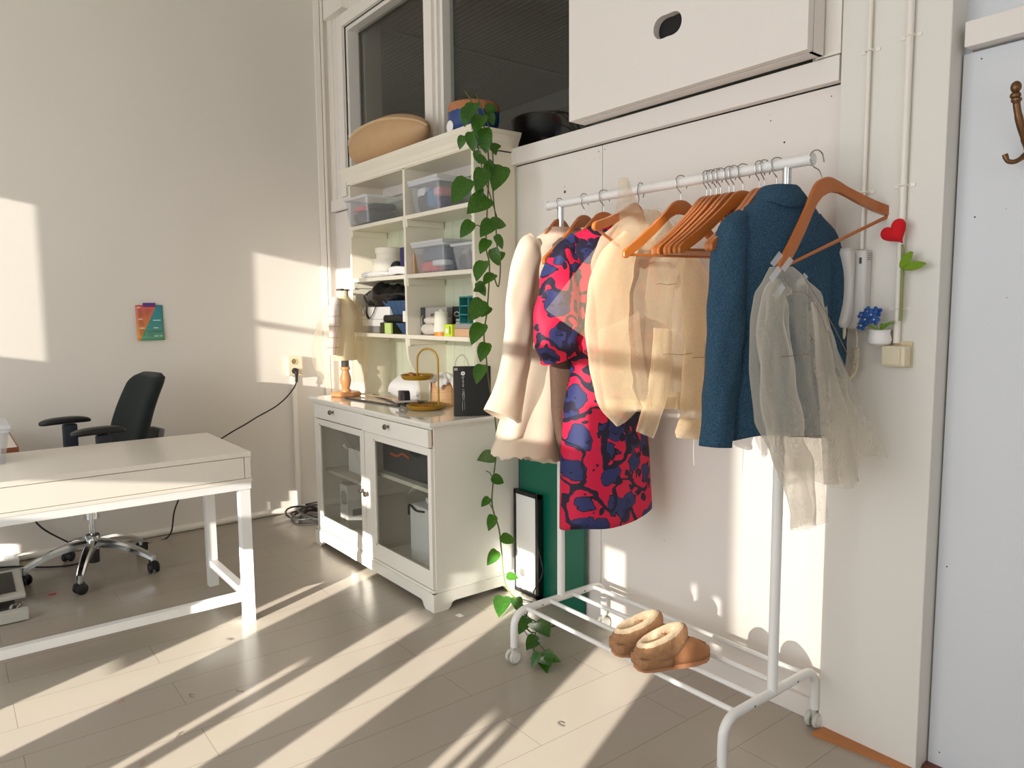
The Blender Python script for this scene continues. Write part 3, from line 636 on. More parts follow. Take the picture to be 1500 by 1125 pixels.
# leaves: stalk pixel, tip pixel, plane x, roll
def leaf_mesh():
    prof = [(0, .0), (-.02, .10), (.0, .28), (.14, .42), (.32, .44), (.52, .38), (.72, .26), (.88, .12), (1, 0)]
    bm = bmesh.new(); rows = []
    for (l, wd) in prof:
        row = []
        for k in range(-3, 4):
            f = k/3; ll = l - (.10*abs(f) if l < .2 else 0)*(1-abs(f)*.2)
            row.append(bm.verts.new((f*wd, ll, .10*abs(f)**1.5*wd*1.6 - .22*(l-.35)**2)))
        rows.append(row)
    for a, b in zip(rows, rows[1:]):
        for i in range(6):
            try: bm.faces.new((a[i], a[i+1], b[i+1], b[i]))
            except ValueError: pass
    bmesh.ops.remove_doubles(bm, verts=bm.verts, dist=1e-4); bmesh.ops.recalc_face_normals(bm, faces=bm.faces)
    me = bpy.data.meshes.new('leaf'); bm.to_mesh(me); bm.free(); me.materials.append(LEAF)
    for p in me.polygons: p.use_smooth = True
    return me
LM = leaf_mesh()
def leaf(p0, p1, face, width=1):
    p0, p1 = Vector(p0), Vector(p1); y = (p1-p0); Ln = y.length; y.normalize()
    z = Vector(face); z = (z-y*z.dot(y)).normalized(); x = y.cross(z)
    o = bpy.data.objects.new('leaf', LM); COL.objects.link(o); o.parent = plant
    M = Matrix((x*Ln*width, y*Ln, z*Ln)).transposed().to_4x4(); M.translation = p0-WPOS[plant.name]
    o.matrix_local = M
CAMD = Vector((.8, -.6, .15))
LV = [((694, 152), (684, 176), .05), ((686, 158), (680, 185), .02), ((712, 158), (730, 160), .03), ((705, 170), (695, 194), .06), ((716, 165), (724, 184), .0), ((690, 195), (694, 223), .02),
      ((678, 200), (673, 219), -.02), ((708, 190), (712, 224), .06), ((700, 205), (713, 216), .04), ((720, 216), (735, 213), .03), ((722, 212), (727, 228), .0), ((700, 230), (715, 240), .03), ((715, 236), (724, 246), .02), ((698, 222), (702, 240), .01),
      ((708, 250), (698, 280), .05), ((683, 264), (663, 298), .0), ((736, 246), (722, 279), .03), ((703, 275), (707, 287), .04), ((712, 290), (685, 311), .06), ((720, 240), (709, 262), .0),
      ((690, 326), (674, 348), -.03), ((720, 325), (704, 346), .05), ((720, 326), (743, 330), .03), ((714, 352), (703, 371), .03), ((727, 346), (737, 365), .03), ((722, 366), (731, 390), .03), ((736, 370), (731, 384), .0),
      ((708, 384), (697, 411), .05), ((722, 402), (708, 416), .04), ((708, 420), (694, 426), .03), ((700, 415), (712, 434), .04), ((706, 442), (687, 470), .04), ((716, 450), (705, 464), .02), ((705, 476), (690, 504), .05), ((712, 504), (703, 530), .03), ((706, 536), (697, 562), .05),
      ((722, 668), (700, 673), .05), ((722, 699), (739, 708), .03), ((716, 730), (705, 742), .02), ((722, 756), (716, 778), .04), ((736, 785), (755, 796), .05), ((727, 808), (714, 828), .03), ((744, 842), (760, 848), .05)]
for (a, b, dx) in LV:
    j = Vector((random.uniform(-.35, .35), random.uniform(-.35, .35), random.uniform(-.2, .35)))
    leaf(vp(*a, VX+dx*.6), vp(*b, VX+dx), CAMD+j, .80)
for a, za, b, zb in (((737, 875), .05, (731, 902), .015), ((756, 876), .05, (760, 896), .02), ((772, 906), .05, (760, 928), .02), ((786, 911), .055, (804, 930), .06), ((783, 932), .05, (771, 952), .02), ((787, 940), .04, (776, 950), .03), ((788, 957), .06, (779, 978), .015), ((800, 962), .05, (822, 969), .04), ((795, 960), .03, (801, 984), .01), ((790, 958), .02, (806, 972), .05)):
    leaf(at(*a, 2, za), at(*b, 2, zb), Vector((.5, -.4, .8)), .72)
# bowl beyond the pane
pd = at(803, 190, 1, .26)
struct(MB().box((-.5, .1, 2.0), (3.6, .55, 2.125)).build('trim_8', ROOMD))
tag(MB().lathe([(.09, 2.126), (.15, 2.16), (.185, 2.24), (.19, 2.30), (.18, 2.31), (.165, 2.28), (.1, 2.22)], (pd.x, pd.y, 0), 32).build('dark_planter', DARKP, smooth=True), 'dark brown round planter behind the window pane, next to the hatch board', 'planter')

# ================================================================== ON THE SHELVES
def bin_(label, x0, x1, y0, y1, z0, z1, fill, group='clear storage bins on the shelves', lid=True):
    t = thing('storage_bin', label, 'bin', ((x0+x1)/2, (y0+y1)/2, z0), group)
    s = .018; mb = MB(); z0 += .001; zt = z1-(.018 if lid else .006)
    def ring(z, i, n=4):
        k = (z-z0)/(zt-z0); e = s*(1-k)+i; r = .02; out = []
        for cx, cy, a0 in ((x1-e-r, y1-e-r, 0), (x0+e+r, y1-e-r, 90), (x0+e+r, y0+e+r, 180), (x1-e-r, y0+e+r, 270)):
            for q in range(n+1): a = R_(a0+90*q/n); out.append(Vector((cx+r*math.cos(a), cy+r*math.sin(a), z)))
        return out
    mb.loft([ring(z0, 0), ring(zt, 0), ring(zt, .003), ring(z0+.003, .003)], (True, True)).build('body', BINP, t, smooth=True)
    mb = MB().loft([ring(zt-.012, -.006), ring(zt, -.008), ring(zt, .004), ring(zt-.012, -.002)], (False, False))
    mb.build('rim', LIDP, t, smooth=True)
    if lid: MB().box((x0-.006, y0-.006, zt), (x1+.006, y1+.006, z1), .006).build('lid', LIDP, t)
    for (fx0, fy0, fz0, fx1, fy1, fz1, m) in fill:
        lx, ly, lz = x1-x0-.05, y1-y0-.05, zt-z0-.008
        a = (x0+.025+fx0*lx, y0+.025+fy0*ly, z0+.004+fz0*lz); b = (x0+.025+fx1*lx, y0+.025+fy1*ly, z0+.004+fz1*lz)
        def fn(p): return p + .009*noise.noise_vector(p*30)
        c = [(p+q)/2 for p, q in zip(a, b)]; r = [abs(q-p)/2 for p, q in zip(a, b)]
        def sq(p): return Vector([math.copysign(abs(p[i]/r[i])**.5*r[i], p[i]) for i in range(3)]) + .004*noise.noise_vector(p*40+Vector(c)*7)
        MB().ell(c, r, 16, fn=sq).build('contents', m, t, smooth=True)
    return t
bin_('clear bin with dark and red contents jutting out of the top left shelf', .775, 1.05, -.298, -.03, 1.862, 2.018, [(0, 0, 0, 1, 1, .5, MIX3), (.0, .05, .5, .6, .5, .72, MIX2), (.45, .2, .5, 1, .9, .8, MIX3), (.1, .5, .6, .5, .95, .85, MIX5)], lid=False)
bin_('lidded clear bin with blue and pink cloth on the top right shelf', 1.46, 1.735, -.262, -.03, 1.862, 2.027, [(0, 0, 0, .55, .6, .75, MIX3), (.05, .0, .4, .4, .3, .9, BOXW), (.45, 0, .1, .75, .4, .8, MIX4), (.7, .0, .45, 1, .7, .8, MIX5), (.65, .1, 0, 1, .9, .5, NAVY), (.1, .5, .2, .6, 1, .9, MIX1)])
bin_('lidded clear bin with grey and coral cloth on the middle right shelf', 1.468, 1.765, -.255, -.03, 1.557, 1.717, [(0, 0, .38, .98, .8, .95, MIX1), (.0, 0, .0, .65, .5, .42, MIX2), (.45, .0, .2, .95, .4, .45, BOXW), (.6, .3, 0, 1, 1, .5, MIX1)])
bin_('small clear bin with dark contents beside the coral bin, at the right panel', 1.80, 1.985, -.235, -.05, 1.557, 1.69, [(0, 0, 0, 1, 1, .7, MIX3), (.1, .05, .5, .5, .4, .8, GREYB)], lid=False)
tag(MB().box((1.955, -.16, 1.863), (2.0, -.05, 1.985), .004).build('white_carton', BOXW), 'pale carton right of the lidded bin on the top right shelf', 'carton')
tag(MB().box((1.418, -.22, 1.5575), (1.432, -.10, 1.66)).build('kraft_folder', KRAFT), 'brown card standing by the middle divider left of the coral bin', 'folder')
tag(MB().box((1.425, -.16, 1.8625), (1.445, -.08, 1.95), .002).build('paint_tube', CHARC), 'small dark tube box left of the lidded blue and pink bin', 'tube')
# middle left shelf
o = thing('round_hat_box', 'lower and wider of two stacked white round boxes on the middle left shelf', 'box', (1.02, -.15, 1.558), 'white round boxes')
MB().lathe([(.092, 1.562), (.092, 1.66)], (1.02, -.15, 0), 32).build('box_body', BOXWARM, o, smooth=True)
o = thing('round_hat_box', 'upper and smaller white round lidded box topping the stack on the middle left shelf', 'box', (1.03, -.15, 1.661), 'white round boxes')
MB().lathe([(.072, 1.661), (.072, 1.70)], (1.03, -.15, 0), 32).build('box_body', BOXWARM, o, smooth=True)
MB().lathe([(.078, 1.690), (.078, 1.722), (.074, 1.725)], (1.03, -.15, 0), 32).build('lid', BOXWARM, o, smooth=True)
tag(MB().box((1.245, -.20, 1.558), (1.372, -.09, 1.71), .004).build('navy_box', NAVY), 'navy blue upright box beside the white round boxes', 'box')
tag(MB().box((1.33, -.08, 1.558), (1.376, -.03, 1.745), .003).build('white_tube_box', BOXW), 'thin white carton peeking up behind the navy box', 'box')
tag(MB().ell((1.19, -.19, 1.60), (.045, .035, .042), 16).build('black_pouch', BLACKC, smooth=True), 'small black rounded pouch between the round boxes and the navy box', 'pouch')
def soft(c, r, amp=.006, fr=25):
    return MB().ell(c, r, 28, fn=lambda p: Vector((math.copysign(abs(p.x/r[0])**.7*r[0], p.x), math.copysign(abs(p.y/r[1])**.7*r[1], p.y), p.z)) + amp*noise.noise_vector(p*fr))
tag(soft((.99, -.215, 1.575), (.18, .032, .018)).build('folded_white_cloth', CLOTHW, smooth=True), 'folded white cloth lying in front of the white round boxes', 'cloth')
mb = MB()
for k in range(3): mb.tube(spline([(1.2, -.235, 1.571+.012*k), (1.28, -.235, 1.576+.010*k), (1.37, -.23, 1.571+.008*k)], 6), .012, 10)
tag(mb.build('rolled_ribbon', CLOTHW, smooth=True), 'small rolled white ribbon in front of the navy box', 'ribbon')
# lower left shelf
S3 = 1.240
tag(MB().box((.80, -.21, S3), (1.0, -.08, S3+.038), .002).build('grey_carton', GREYB), 'flat grey carton at the bottom of the lower left shelf pile', 'carton')
tag(MB().box((.80, -.215, S3+.039), (1.06, -.06, S3+.078), .003).build('white_carton', BOXW), 'flat white carton above the grey carton on the lower left shelf', 'carton')
tag(MB().box((.80, -.225, S3+.079), (1.16, -.05, S3+.150), .004).build('white_carton', BOXW), 'thick white carton under the black bag on the lower left shelf', 'carton')
bag = thing('black_plastic_bag', 'crumpled shiny black bag on top of the white carton, handle hanging down', 'bag', (1.05, -.16, S3+.151))
def bagfn(p):
    q = p.copy(); q.z += .03*noise.noise(p*14) + .014*noise.noise(p*34); q += .016*noise.noise_vector(p*22); 
    q.z = max(q.z, -.045); return q
MB().ell((1.05, -.145, S3+.205), (.30, .10, .068), 40, fn=bagfn).build('bag_body', BLACKBAG, bag, smooth=True, ang=80)
MB().tube(spline([(.90, -.235, S3+.155), (.905, -.238, S3+.11), (.94, -.239, S3+.083), (.985, -.238, S3+.11), (1.02, -.235, S3+.16)], 6), .006, 6, flat=.4).build('handle', BLACKBAG, bag, smooth=True)
tag(MB().box((.80, -.10, S3+.152), (.98, -.055, S3+.235), .004).build('grey_file', GREYB), 'grey file edge sticking up behind the black bag', 'file')
def basket(label, x0, x1, z0, z1, y0=-.235, y1=-.08):
    t = thing('denim_basket', label, 'basket', ((x0+x1)/2, (y0+y1)/2, z0), 'denim patchwork baskets')
    def rg(z, e, i): return [Vector(p) for p in ((x0+e+i, y0+e+i, z), (x1-e-i, y0+e+i, z), (x1-e-i, y1-e-i, z), (x0+e+i, y1-e-i, z))]
    MB().loft([rg(z0, .03, 0), rg(z1, 0, 0), rg(z1, 0, .006), rg(z0+.006, .03, .006)]).build('basket_body', DENIM, t)
    mb = MB()
    for k in range(5):
        x = x0+(x1-x0)*k/4; xb = x0+.03+(x1-x0-.06)*k/4; mb.tube([(x, y0-.001, z1), (xb, y0+.029, z0)], .002, 5)
    zm = (z0+z1)/2; mb.tube([(x0+.015, y0+.014, zm), (x1-.015, y0+.014, zm)], .002, 5); mb.build('seams', DENIM, t)
    return t
# pads and tin under the upper basket
tag(MB().box((1.06, -.236, S3), (1.21, -.11, S3+.062), .006).build('olive_tin', OLIVE), 'dark olive tin with thin lines on the lower left shelf', 'tin')
tag(MB().box((1.145, -.252, S3), (1.215, -.238, S3+.06), .003).build('lime_tag_box', LIMEP), 'pale lime label box standing in front of the olive tin', 'box')
tag(MB().box((1.09, -.235, S3+.063), (1.345, -.10, S3+.105), .02, seg=3).build('black_pad', BLACKC), 'black padded roll on top of the olive tin', 'pad')
basket('blue denim patchwork basket on top of the black padded roll', 1.10, 1.36, S3+.106, S3+.182)
t = basket('blue denim basket standing on the lower left shelf beside the olive tin', 1.25, 1.378, S3, S3+.060)
mb = MB()
for k in range(5): mb.tube([(1.14+.018*k, -.19, S3+.13), (1.12+.02*k, -.20-.004*k, S3+.215-.012*k)], .005, 6)
tag(mb.build('paper_bits', KRAFT), 'bundle of pale paper strips standing in the upper denim basket', 'paper')
tag(MB().box((1.352, -.252, S3+.067), (1.38, -.237, S3+.125), .002).build('white_note_card', BOXW), 'small white card leaning at the divider between the two denim baskets', 'card')
# lower right shelf
o = thing('photo_carton', 'grey carton with printed plant picture and charcoal spine, lower right shelf', 'carton', (1.52, -.12, S3))
MB().box((1.408, -.17, S3), (1.66, -.06, S3+.143), .002).build('carton_body', PHOTO, o)
MB().box((1.408, -.174, S3), (1.45, -.1705, S3+.143)).build('spine_band', CHARC, o)
mb = MB()
for (x, z, ww) in ((1.52, .105, .03), (1.515, .098, .02), (1.50, .075, .045), (1.51, .066, .05), (1.49, .055, .03)): mb.box((x-ww/2, -.1712, S3+z), (x+ww/2, -.1706, S3+z+.005))
mb.tube(spline([(1.48, -.1712, S3+.02), (1.50, -.1712, S3+.06), (1.53, -.1712, S3+.09)], 5), .002, 5); mb.build('picture_print', INK, o)
MB().tube([Vector((1.43+.012*math.cos(a*PI/6), -.1745, S3+.07+.03*math.sin(a*PI/6))) for a in range(3, 10)], .002, 5).build('spine_print', LETTER, o)
o = thing('black_carton', 'black carton with white oval emblem behind the thread cone', 'carton', (1.72, -.1, S3))
MB().box((1.665, -.14, S3), (1.755, -.05, S3+.146), .002).build('carton_body', BLACKC, o)
mb = MB().tube([Vector((1.708+.024*math.cos(a*PI/10), -.1412, S3+.108+.011*math.sin(a*PI/10))) for a in range(20)], .0022, 5, closed=True)
mb.tube([(1.692, -.1412, S3+.112), (1.708, -.1412, S3+.121), (1.724, -.1412, S3+.112)], .002, 5).box((1.70, -.142, S3+.072), (1.735, -.1405, S3+.084)).box((1.70, -.142, S3+.056), (1.73, -.1405, S3+.068))
mb.build('emblem', LETTER, o)
tag(soft((1.575, -.215, S3+.030), (.075, .03, .029), .003).build('speckled_pincushion', PINCU, smooth=True), 'lower plump speckled linen cushion left of the thread cone', 'cushion', 'speckled cushions')
tag(soft((1.60, -.212, S3+.075), (.075, .028, .021), .003).build('speckled_pincushion', PINCU, smooth=True), 'upper speckled linen cushion leaning on the one below', 'cushion', 'speckled cushions')
def cone(label, x, y, s):
    t = thing('thread_cone', label, 'thread', (x, y, S3), 'cream thread cones')
    MB().lathe([(.038*s, S3), (.036*s, S3+.018*s)], (x, y, 0), 24).build('cone_base', ORANGEP, t, smooth=True)
    MB().lathe([(.042*s, S3+.019*s), (.041*s, S3+.022*s), (.033*s, S3+.118*s), (.030*s, S3+.122*s), (.012*s, S3+.124*s), (.012*s, S3+.13*s)], (x, y, 0), 28).build('thread', THREAD, t, smooth=True)
cone('cream cone of thread on orange base at the front of the lower right shelf', 1.69, -.222, 1)
cone('smaller cream thread cone half hidden left behind the front cone', 1.645, -.165, .75)
tag(MB().box((1.70, -.16, S3), (1.80, -.142, S3+.055)).build('brown_card', GREYB), 'small grey-brown card behind the thread cone', 'card')
o = thing('lime_carton', 'small bright lime carton with pale window on the lower right shelf', 'carton', (1.79, -.235, S3))
MB().box((1.755, -.25, S3), (1.825, -.215, S3+.058), .002).build('carton_body', LIME, o)
MB().box((1.772, -.2512, S3+.014), (1.792, -.2502, S3+.038)).build('window_print', PAPER, o); MB().box((1.806, -.2512, S3+.01), (1.812, -.2502, S3+.05)).build('side_print', INK, o)
tag(MB().box((1.832, -.24, S3), (2.0, -.13, S3+.038), .002).build('kraft_carton', KRAFT), 'flat orange-brown carton under the teal drawer organizer', 'carton')
tag(MB().box((1.83, -.235, S3+.0385), (2.003, -.10, S3+.062), .002).build('grey_tray', GREYB), 'grey tray between the kraft carton and the teal organizer', 'tray')
o = thing('drawer_organizer', 'teal organizer with six open compartments on the lower right shelf', 'organizer', (1.92, -.15, S3+.063))
x0, x1, z0, z1 = 1.835, 1.985, S3+.063, S3+.19
MB().box((x0, -.17, z0), (x1, -.09, z1)).build('organizer_back', TEALD, o)
mb = MB()
for k in range(4): z = z0+(z1-z0)*k/3; mb.box((x0, -.21, z-.003), (x1, -.171, z+.003))
for k in range(3): x = x0+(x1-x0)*k/2; mb.box((x-.003, -.21, z0), (x+.003, -.171, z1))
mb.build('organizer_frame', TEAL, o)
MB().ell((1.94, -.195, z0+.10), (.012, .01, .010), 10).build('pink_bit', MIX5, o, smooth=True)
MB().ell((1.955, -.195, z0+.105), (.010, .01, .010), 10).build('white_bit', BOXW, o, smooth=True)
tag(MB().lathe([(.018, S3), (.018, S3+.085), (.019, S3+.086), (.019, S3+.13), (.012, S3+.134)], (1.80, -.15, 0), 20).build('glue_stick', GREYB, smooth=True), 'grey tube with cap standing between black carton and teal organizer', 'tube')
mb = MB()
for k in range(6): mb.tube(spline([(1.87+.02*k, -.15, z1+.012), (1.88+.02*k, -.155, z1+.03), (1.89+.02*k, -.15, z1+.014)], 4), .003, 5)
mb.box((1.86, -.18, z1), (1.985, -.11, z1+.006))
tag(mb.build('wire_bundle', PEWTER), 'bundle of fine wire pieces lying on the teal organizer', 'wire')

# ================================================================== ON THE SIDEBOARD
ST = .8725
def lin_pt(p0, p1, t): return tuple(a+(b-a)*t for a, b in zip(p0, p1))
MX, MY = .845, -.355
mn = thing('mini_dress_form', 'small half-size dress form on a turned wooden stand wearing a sheer cape blouse', 'dress form', (MX, MY, ST))
MB().lathe([(.082, ST), (.092, ST+.006), (.092, ST+.018), (.080, ST+.026)], (MX, MY, 0), 8).build('stand_base', TURNED, mn)
MB().lathe([(.030, ST+.026), (.030, ST+.034), (.022, ST+.045), (.027, ST+.062), (.033, ST+.09), (.031, ST+.11), (.022, ST+.14), (.021, ST+.15), (.029, ST+.155), (.026, ST+.168), (.029, ST+.172)], (MX, MY, 0), 24).build('turned_post', TURNED, mn, smooth=True)
MB().lathe([(.022, ST+.172), (.022, ST+.215)], (MX, MY, 0), 16).build('black_collar', BLACK, mn)
rings = []
tp = [(1.083, .070, .058), (1.10, .073, .060), (1.15, .072, .058), (1.22, .060, .050), (1.26, .058, .049), (1.32, .070, .058), (1.36, .074, .058), (1.40, .072, .048), (1.425, .060, .040), (1.438, .042, .034), (1.452, .032, .030), (1.485, .030, .029)]
for z, a, b in tp:
    rings.append([Vector((MX+b*math.cos(2*PI*k/28)+(.008 if 1.3 < z < 1.4 and math.cos(2*PI*k/28) > 0 else 0), MY+a*math.sin(2*PI*k/28), z)) for k in range(28)])
MB().loft(rings).build('torso', MANN, mn, smooth=True)
MB().box((MX-.03, MY-.028, 1.484), (MX+.03, MY-.006, 1.496), .003).box((MX-.03, MY+.002, 1.484), (MX+.03, MY+.030, 1.493), .003).build('neck_plate', PEWTER, mn)
slv = spline([(MX+.03, MY-.058, 1.43), (MX+.05, MY-.078, 1.39), (MX+.062, MY-.088, 1.30), (MX+.062, MY-.098, 1.20), (MX+.062, MY-.105, 1.12)], 5)
MB().tube(slv, [.020+.012*math.sin(PI*min(1, .25+i/len(slv))) for i in range(len(slv))], 16).build('stuffed_arm', m_cloth('checked_muslin', (236, 224, 216), .2), mn, smooth=True)
mb = MB()
for i in (4, 8, 11, 14, 17): mb.tube([slv[i]+Vector((.033*math.cos(a*PI/8), .033*math.sin(a*PI/8), 0)) for a in range(16)], .0012, 4, closed=True)
mb.tube([q+Vector((.030, -.008, 0)) for q in slv[1:]], .0012, 4)
mb.build('check_lines', PINKP, mn)
def cape(mb, prof, n=72, k1=4, ph=0):
    rings = []
    for z, sc, dc, a, b, amp in prof:
        ring = []
        for q in range(n):
            t = 2*PI*q/n; f = 1+amp*(math.sin(k1*t+ph+z*4)+.5*math.sin((k1*2+1)*t+z*9))
            ring.append(Vector((MX+dc+b*math.cos(t)*f, MY+sc+a*math.sin(t)*f, z)))
        rings.append(ring)
    return mb.loft(rings, (False, False))
def smoothprof(p, n=4):
    out = []
    for i in range(len(p)-1):
        for k in range(n): out.append(tuple(a+(b-a)*k/n for a, b in zip(p[i], p[i+1])))
    return out+[p[-1]]
cape(MB(), smoothprof([(1.455, 0, 0, .036, .034, 0), (1.435, -.003, 0, .062, .045, .01), (1.40, -.01, 0, .095, .07, .03), (1.34, -.018, 0, .128, .095, .05), (1.26, -.022, .0, .150, .11, .07), (1.15, -.03, -.0, .165, .12, .08), (1.05, -.03, .01, .150, .12, .09), (.97, -.015, .01, .12, .10, .10), (.905, .0, .02, .10, .09, .10)])).build('sheer_cape', ORGT, mn, smooth=True)
cape(MB(), smoothprof([(1.45, .03, .01, .02, .03, 0), (1.40, .06, .02, .045, .05, .05), (1.30, .075, .03, .055, .055, .10), (1.15, .08, .03, .05, .055, .12), (1.02, .075, .03, .045, .05, .12), (.95, .06, .04, .03, .04, .1)]), k1=3).build('sheer_drape', ORGT, mn, smooth=True)
MB().tube([Vector((MX+.10, MY+.075+.010*math.cos(a*PI/6), 1.395+.026*math.sin(a*PI/6)-.03)) for a in range(12)], .0022, 5, closed=True).build('thread_loop', STRAW, mn)
# white cushion
def cufn(p):
    u, v = p.x/.17, p.z/.075; k = max(0, 1-abs(u)**3)*max(0, 1-abs(v)**3); return p
mb = MB()
for sgn in (1, -1):
    def fn(u, v, sgn=sgn):
        x, y = 2*u-1, 2*v-1; t = ((1-x**4)*(1-y**4))**.5
        return T((1.20, -.115, ST+.070)) @ RZ(4) @ RX(30) @ Vector((x*.165*(1-.08*y*y), y*.085*(1-.08*x*x), sgn*.058*t))
    mb.grid(fn, 20, 16)
bmesh.ops.remove_doubles(mb.bm, verts=mb.bm.verts, dist=1e-4)
tag(mb.build('white_cushion', CLOTHW, smooth=True), 'white cushion leaning at the back of the sideboard in the shelf unit left bay', 'cushion')
# rulers and sticks
for nm, lb, a, b, m, wd in (('long_stick', 'dark thin long stick lying frontmost on the sideboard top', (.98, -.42), (1.50, -.37), STICK, .007), ('long_stick', 'dark thin stick starting beside the dress form and crossing the others', (.93, -.22), (1.44, -.335), STICK, .006),
                            ('wooden_stick', 'pale wooden thin stick lying across the sideboard top near the cushion', (.90, -.28), (1.62, -.235), STICKW, .006), ('wooden_stick', 'short pale stick with square end near the round wooden box', (1.33, -.30), (1.575, -.215), STICKW, .007)):
    z = ST+.001+(.007 if m is STICKW else 0); ang = math.atan2(b[1]-a[1], b[0]-a[0]); L = math.hypot(b[0]-a[0], b[1]-a[1])
    tag(MB().box((0, -wd, 0), (L, wd, .006), M=T((a[0], a[1], z)) @ Matrix.Rotation(ang, 4, 'Z')).build(nm, m), lb, 'stick')
# two tier tray
tr = thing('two_tier_tray', 'mustard brass tray stand with two round plates and an arched handle', 'tray', (1.665, -.31, ST))
def plate(c, r, z, nm):
    return MB().lathe([(.02, z), (r*.82, z), (r*.93, z+.008), (r, z+.024), (r-.003, z+.025), (r*.9, z+.010), (r*.8, z+.003), (.01, z+.003)], (c[0], c[1], 0), 40).build(nm, BRASS, tr, smooth=True)
plate((1.665, -.31), .098, ST+.001, 'lower_plate')
plate((1.625, -.33), .085, 1.022, 'upper_plate')
ar = [Vector((1.625, -.33, 1.026)), Vector((1.625, -.33, 1.10))]
for k in range(1, 13): a = PI-PI*k/12; ar.append(Vector((1.675+.05*math.cos(a), -.300+.03*math.cos(a), 1.115+.062*math.sin(a))))
ar += [Vector((1.725, -.27, 1.05)), Vector((1.725, -.27, ST+.03))]
MB().tube(spline(ar, 3), .005, 10).build('arched_handle', BRASS, tr, smooth=True)
mb = MB()
for k in range(16):
    a = random.uniform(0, 6.28); r = random.uniform(0, .065); x, y = 1.66+r*math.cos(a), -.315+r*math.sin(a)
    mb.tube([(x, y, ST+.008), (x+random.uniform(-.03, .03), y+random.uniform(-.02, .02), ST+.016)], .004, 6)
tag(mb.build('sewing_bits', COPPER, smooth=True), 'coppery small sewing bits heaped on the lower brass plate', 'notions', kind='stuff')
tag(soft((1.595, -.345, 1.041), (.026, .016, .015), .004, 60).build('brown_cork_bit', COPPER, smooth=True), 'brown lump lying at the left of the upper brass plate', 'cork')
tag(MB().ell((1.665, -.33, 1.036), (.014, .010, .010), 12).build('white_spool', BOXW, smooth=True), 'small white bit lying at the right of the upper brass plate', 'spool')
sc = thing('fabric_shears', 'grey handled shears lying across the lower brass plate', 'shears', (1.6, -.35, ST+.027))
MB().tube(spline([(1.50, -.385, ST+.026), (1.56, -.375, ST+.034), (1.63, -.355, ST+.040), (1.66, -.345, ST+.042)], 4), [.008]*12+[.006], 8, flat=.7).build('handle', GREYT, sc, smooth=True)
MB().tube([(1.655, -.347, ST+.042), (1.715, -.325, ST+.048)], [.008, .001], 6).tube([(1.655, -.343, ST+.036), (1.71, -.30, ST+.036)], [.007, .001], 6).build('blade', PEWTER, sc)
td = thing('tape_dispenser', 'small black block with white print at the front of the sticks', 'dispenser', (1.50, -.31, ST))
Mt = T((1.475, -.335, ST+.008)) @ RZ(-12)
MB().prism([(-.033, 0), (.033, 0), (.024, .062), (.012, .072), (-.018, .070), (-.026, .06)], .035, Mt @ Matrix(((1, 0, 0, 0), (0, 0, 1, 0), (0, 1, 0, 0), (0, 0, 0, 1))), .002).build('body', BLACK, td)
MB().box((-.02, -.0008, .008), (.02, 0, .014), M=Mt).build('white_print', LETTER, td)
MB().box((-.075, .0, -.008), (-.036, .035, .066), .004, M=Mt).box((-.075, -.0, -.008), (.04, .04, -.002), M=Mt).build('grey_base_block', TAPE, td)
wb = thing('bentwood_box', 'round pale bentwood box with white crumpled cloth on top, behind the brass tray', 'box', (1.60, -.15, ST))
MB().lathe([(.072, ST), (.074, ST+.002), (.074, ST+.13), (.07, ST+.13)], (1.60, -.15, 0), 36).build('box_side', PINE, wb, smooth=True)
mb = MB()
for z in (.035, .075, .105): mb.tube([Vector((1.60+.0745*math.cos(a*PI/18), -.15+.0745*math.sin(a*PI/18), ST+z+.004*math.sin(a*.4))) for a in range(36)], .0008, 4, closed=True)
mb.build('wood_grain_rings', KRAFT, wb)
def tis(u, v):
    a = 2*PI*u; r = .082*v*(1+.18*math.sin(5*a)+.1*math.sin(11*a)); over = max(0, r-.074)
    return Vector((1.62+min(r, .079+.05*over)*math.cos(a), -.165+min(r, .079+.05*over)*math.sin(a), ST+.175-.4*v*v*.12 - over*4.2*(.6+.4*math.sin(3*a+2)) + .012*noise.noise(Vector((3*math.cos(a)*v, 3*math.sin(a)*v, 1)))))
mb = MB().grid(tis, 60, 12); bmesh.ops.remove_doubles(mb.bm, verts=mb.bm.verts, dist=1e-5)
tag(mb.build('white_lace_cloth', CLOTHW, smooth=True, solid=.0015), 'white crumpled cloth with ragged edge lying on the round bentwood box', 'cloth')
# black catalogue box with vertical white print
bk = thing('black_catalogue', 'black upright book box with vertical white print at the right end of the sideboard', 'book', (1.88, -.2, ST))
b0, b1 = at(665, 610, 2, ST), at(706, 609, 2, ST)
Mb = T((b0.x, b0.y, ST+.001)) @ Matrix.Rotation(math.atan2(b1.y-b0.y, b1.x-b0.x), 4, 'Z')       # local x along the cover, y away, z up
MB().box((0, 0, 0), (.175, .032, .232), .003, M=Mb).build('cover', BLACKC, bk)
MB().box((-.0012, .004, .004), (.0, .028, .228), M=Mb).build('spine_edge', BRASS, bk, label='ochre spine edge')
MB().box((.004, -.0008, .214), (.020, 0, .226), M=Mb).build('corner_sticker', GREYB, bk)
mb = MB().lathe([(.0095, 0), (.0095, .0008)], (0, 0, 0), 24, Mb @ T((.045, 0, .200)) @ RX(90))
mb.build('round_logo', PAPER, bk)
mb = MB().tube([Mb @ Vector(p) for p in ((.041, -.0014, .196), (.045, -.0014, .206), (.049, -.0014, .196))], .0008, 4).tube([Mb @ Vector(p) for p in ((.0425, -.0014, .199), (.0475, -.0014, .199))], .0008, 4).build('logo_mark', INK, bk)
def scrib(pts, r=.0008): return [Mb @ Vector((x, -.001, z)) for x, z in pts]
mb = MB(); zz = .187; pts = []
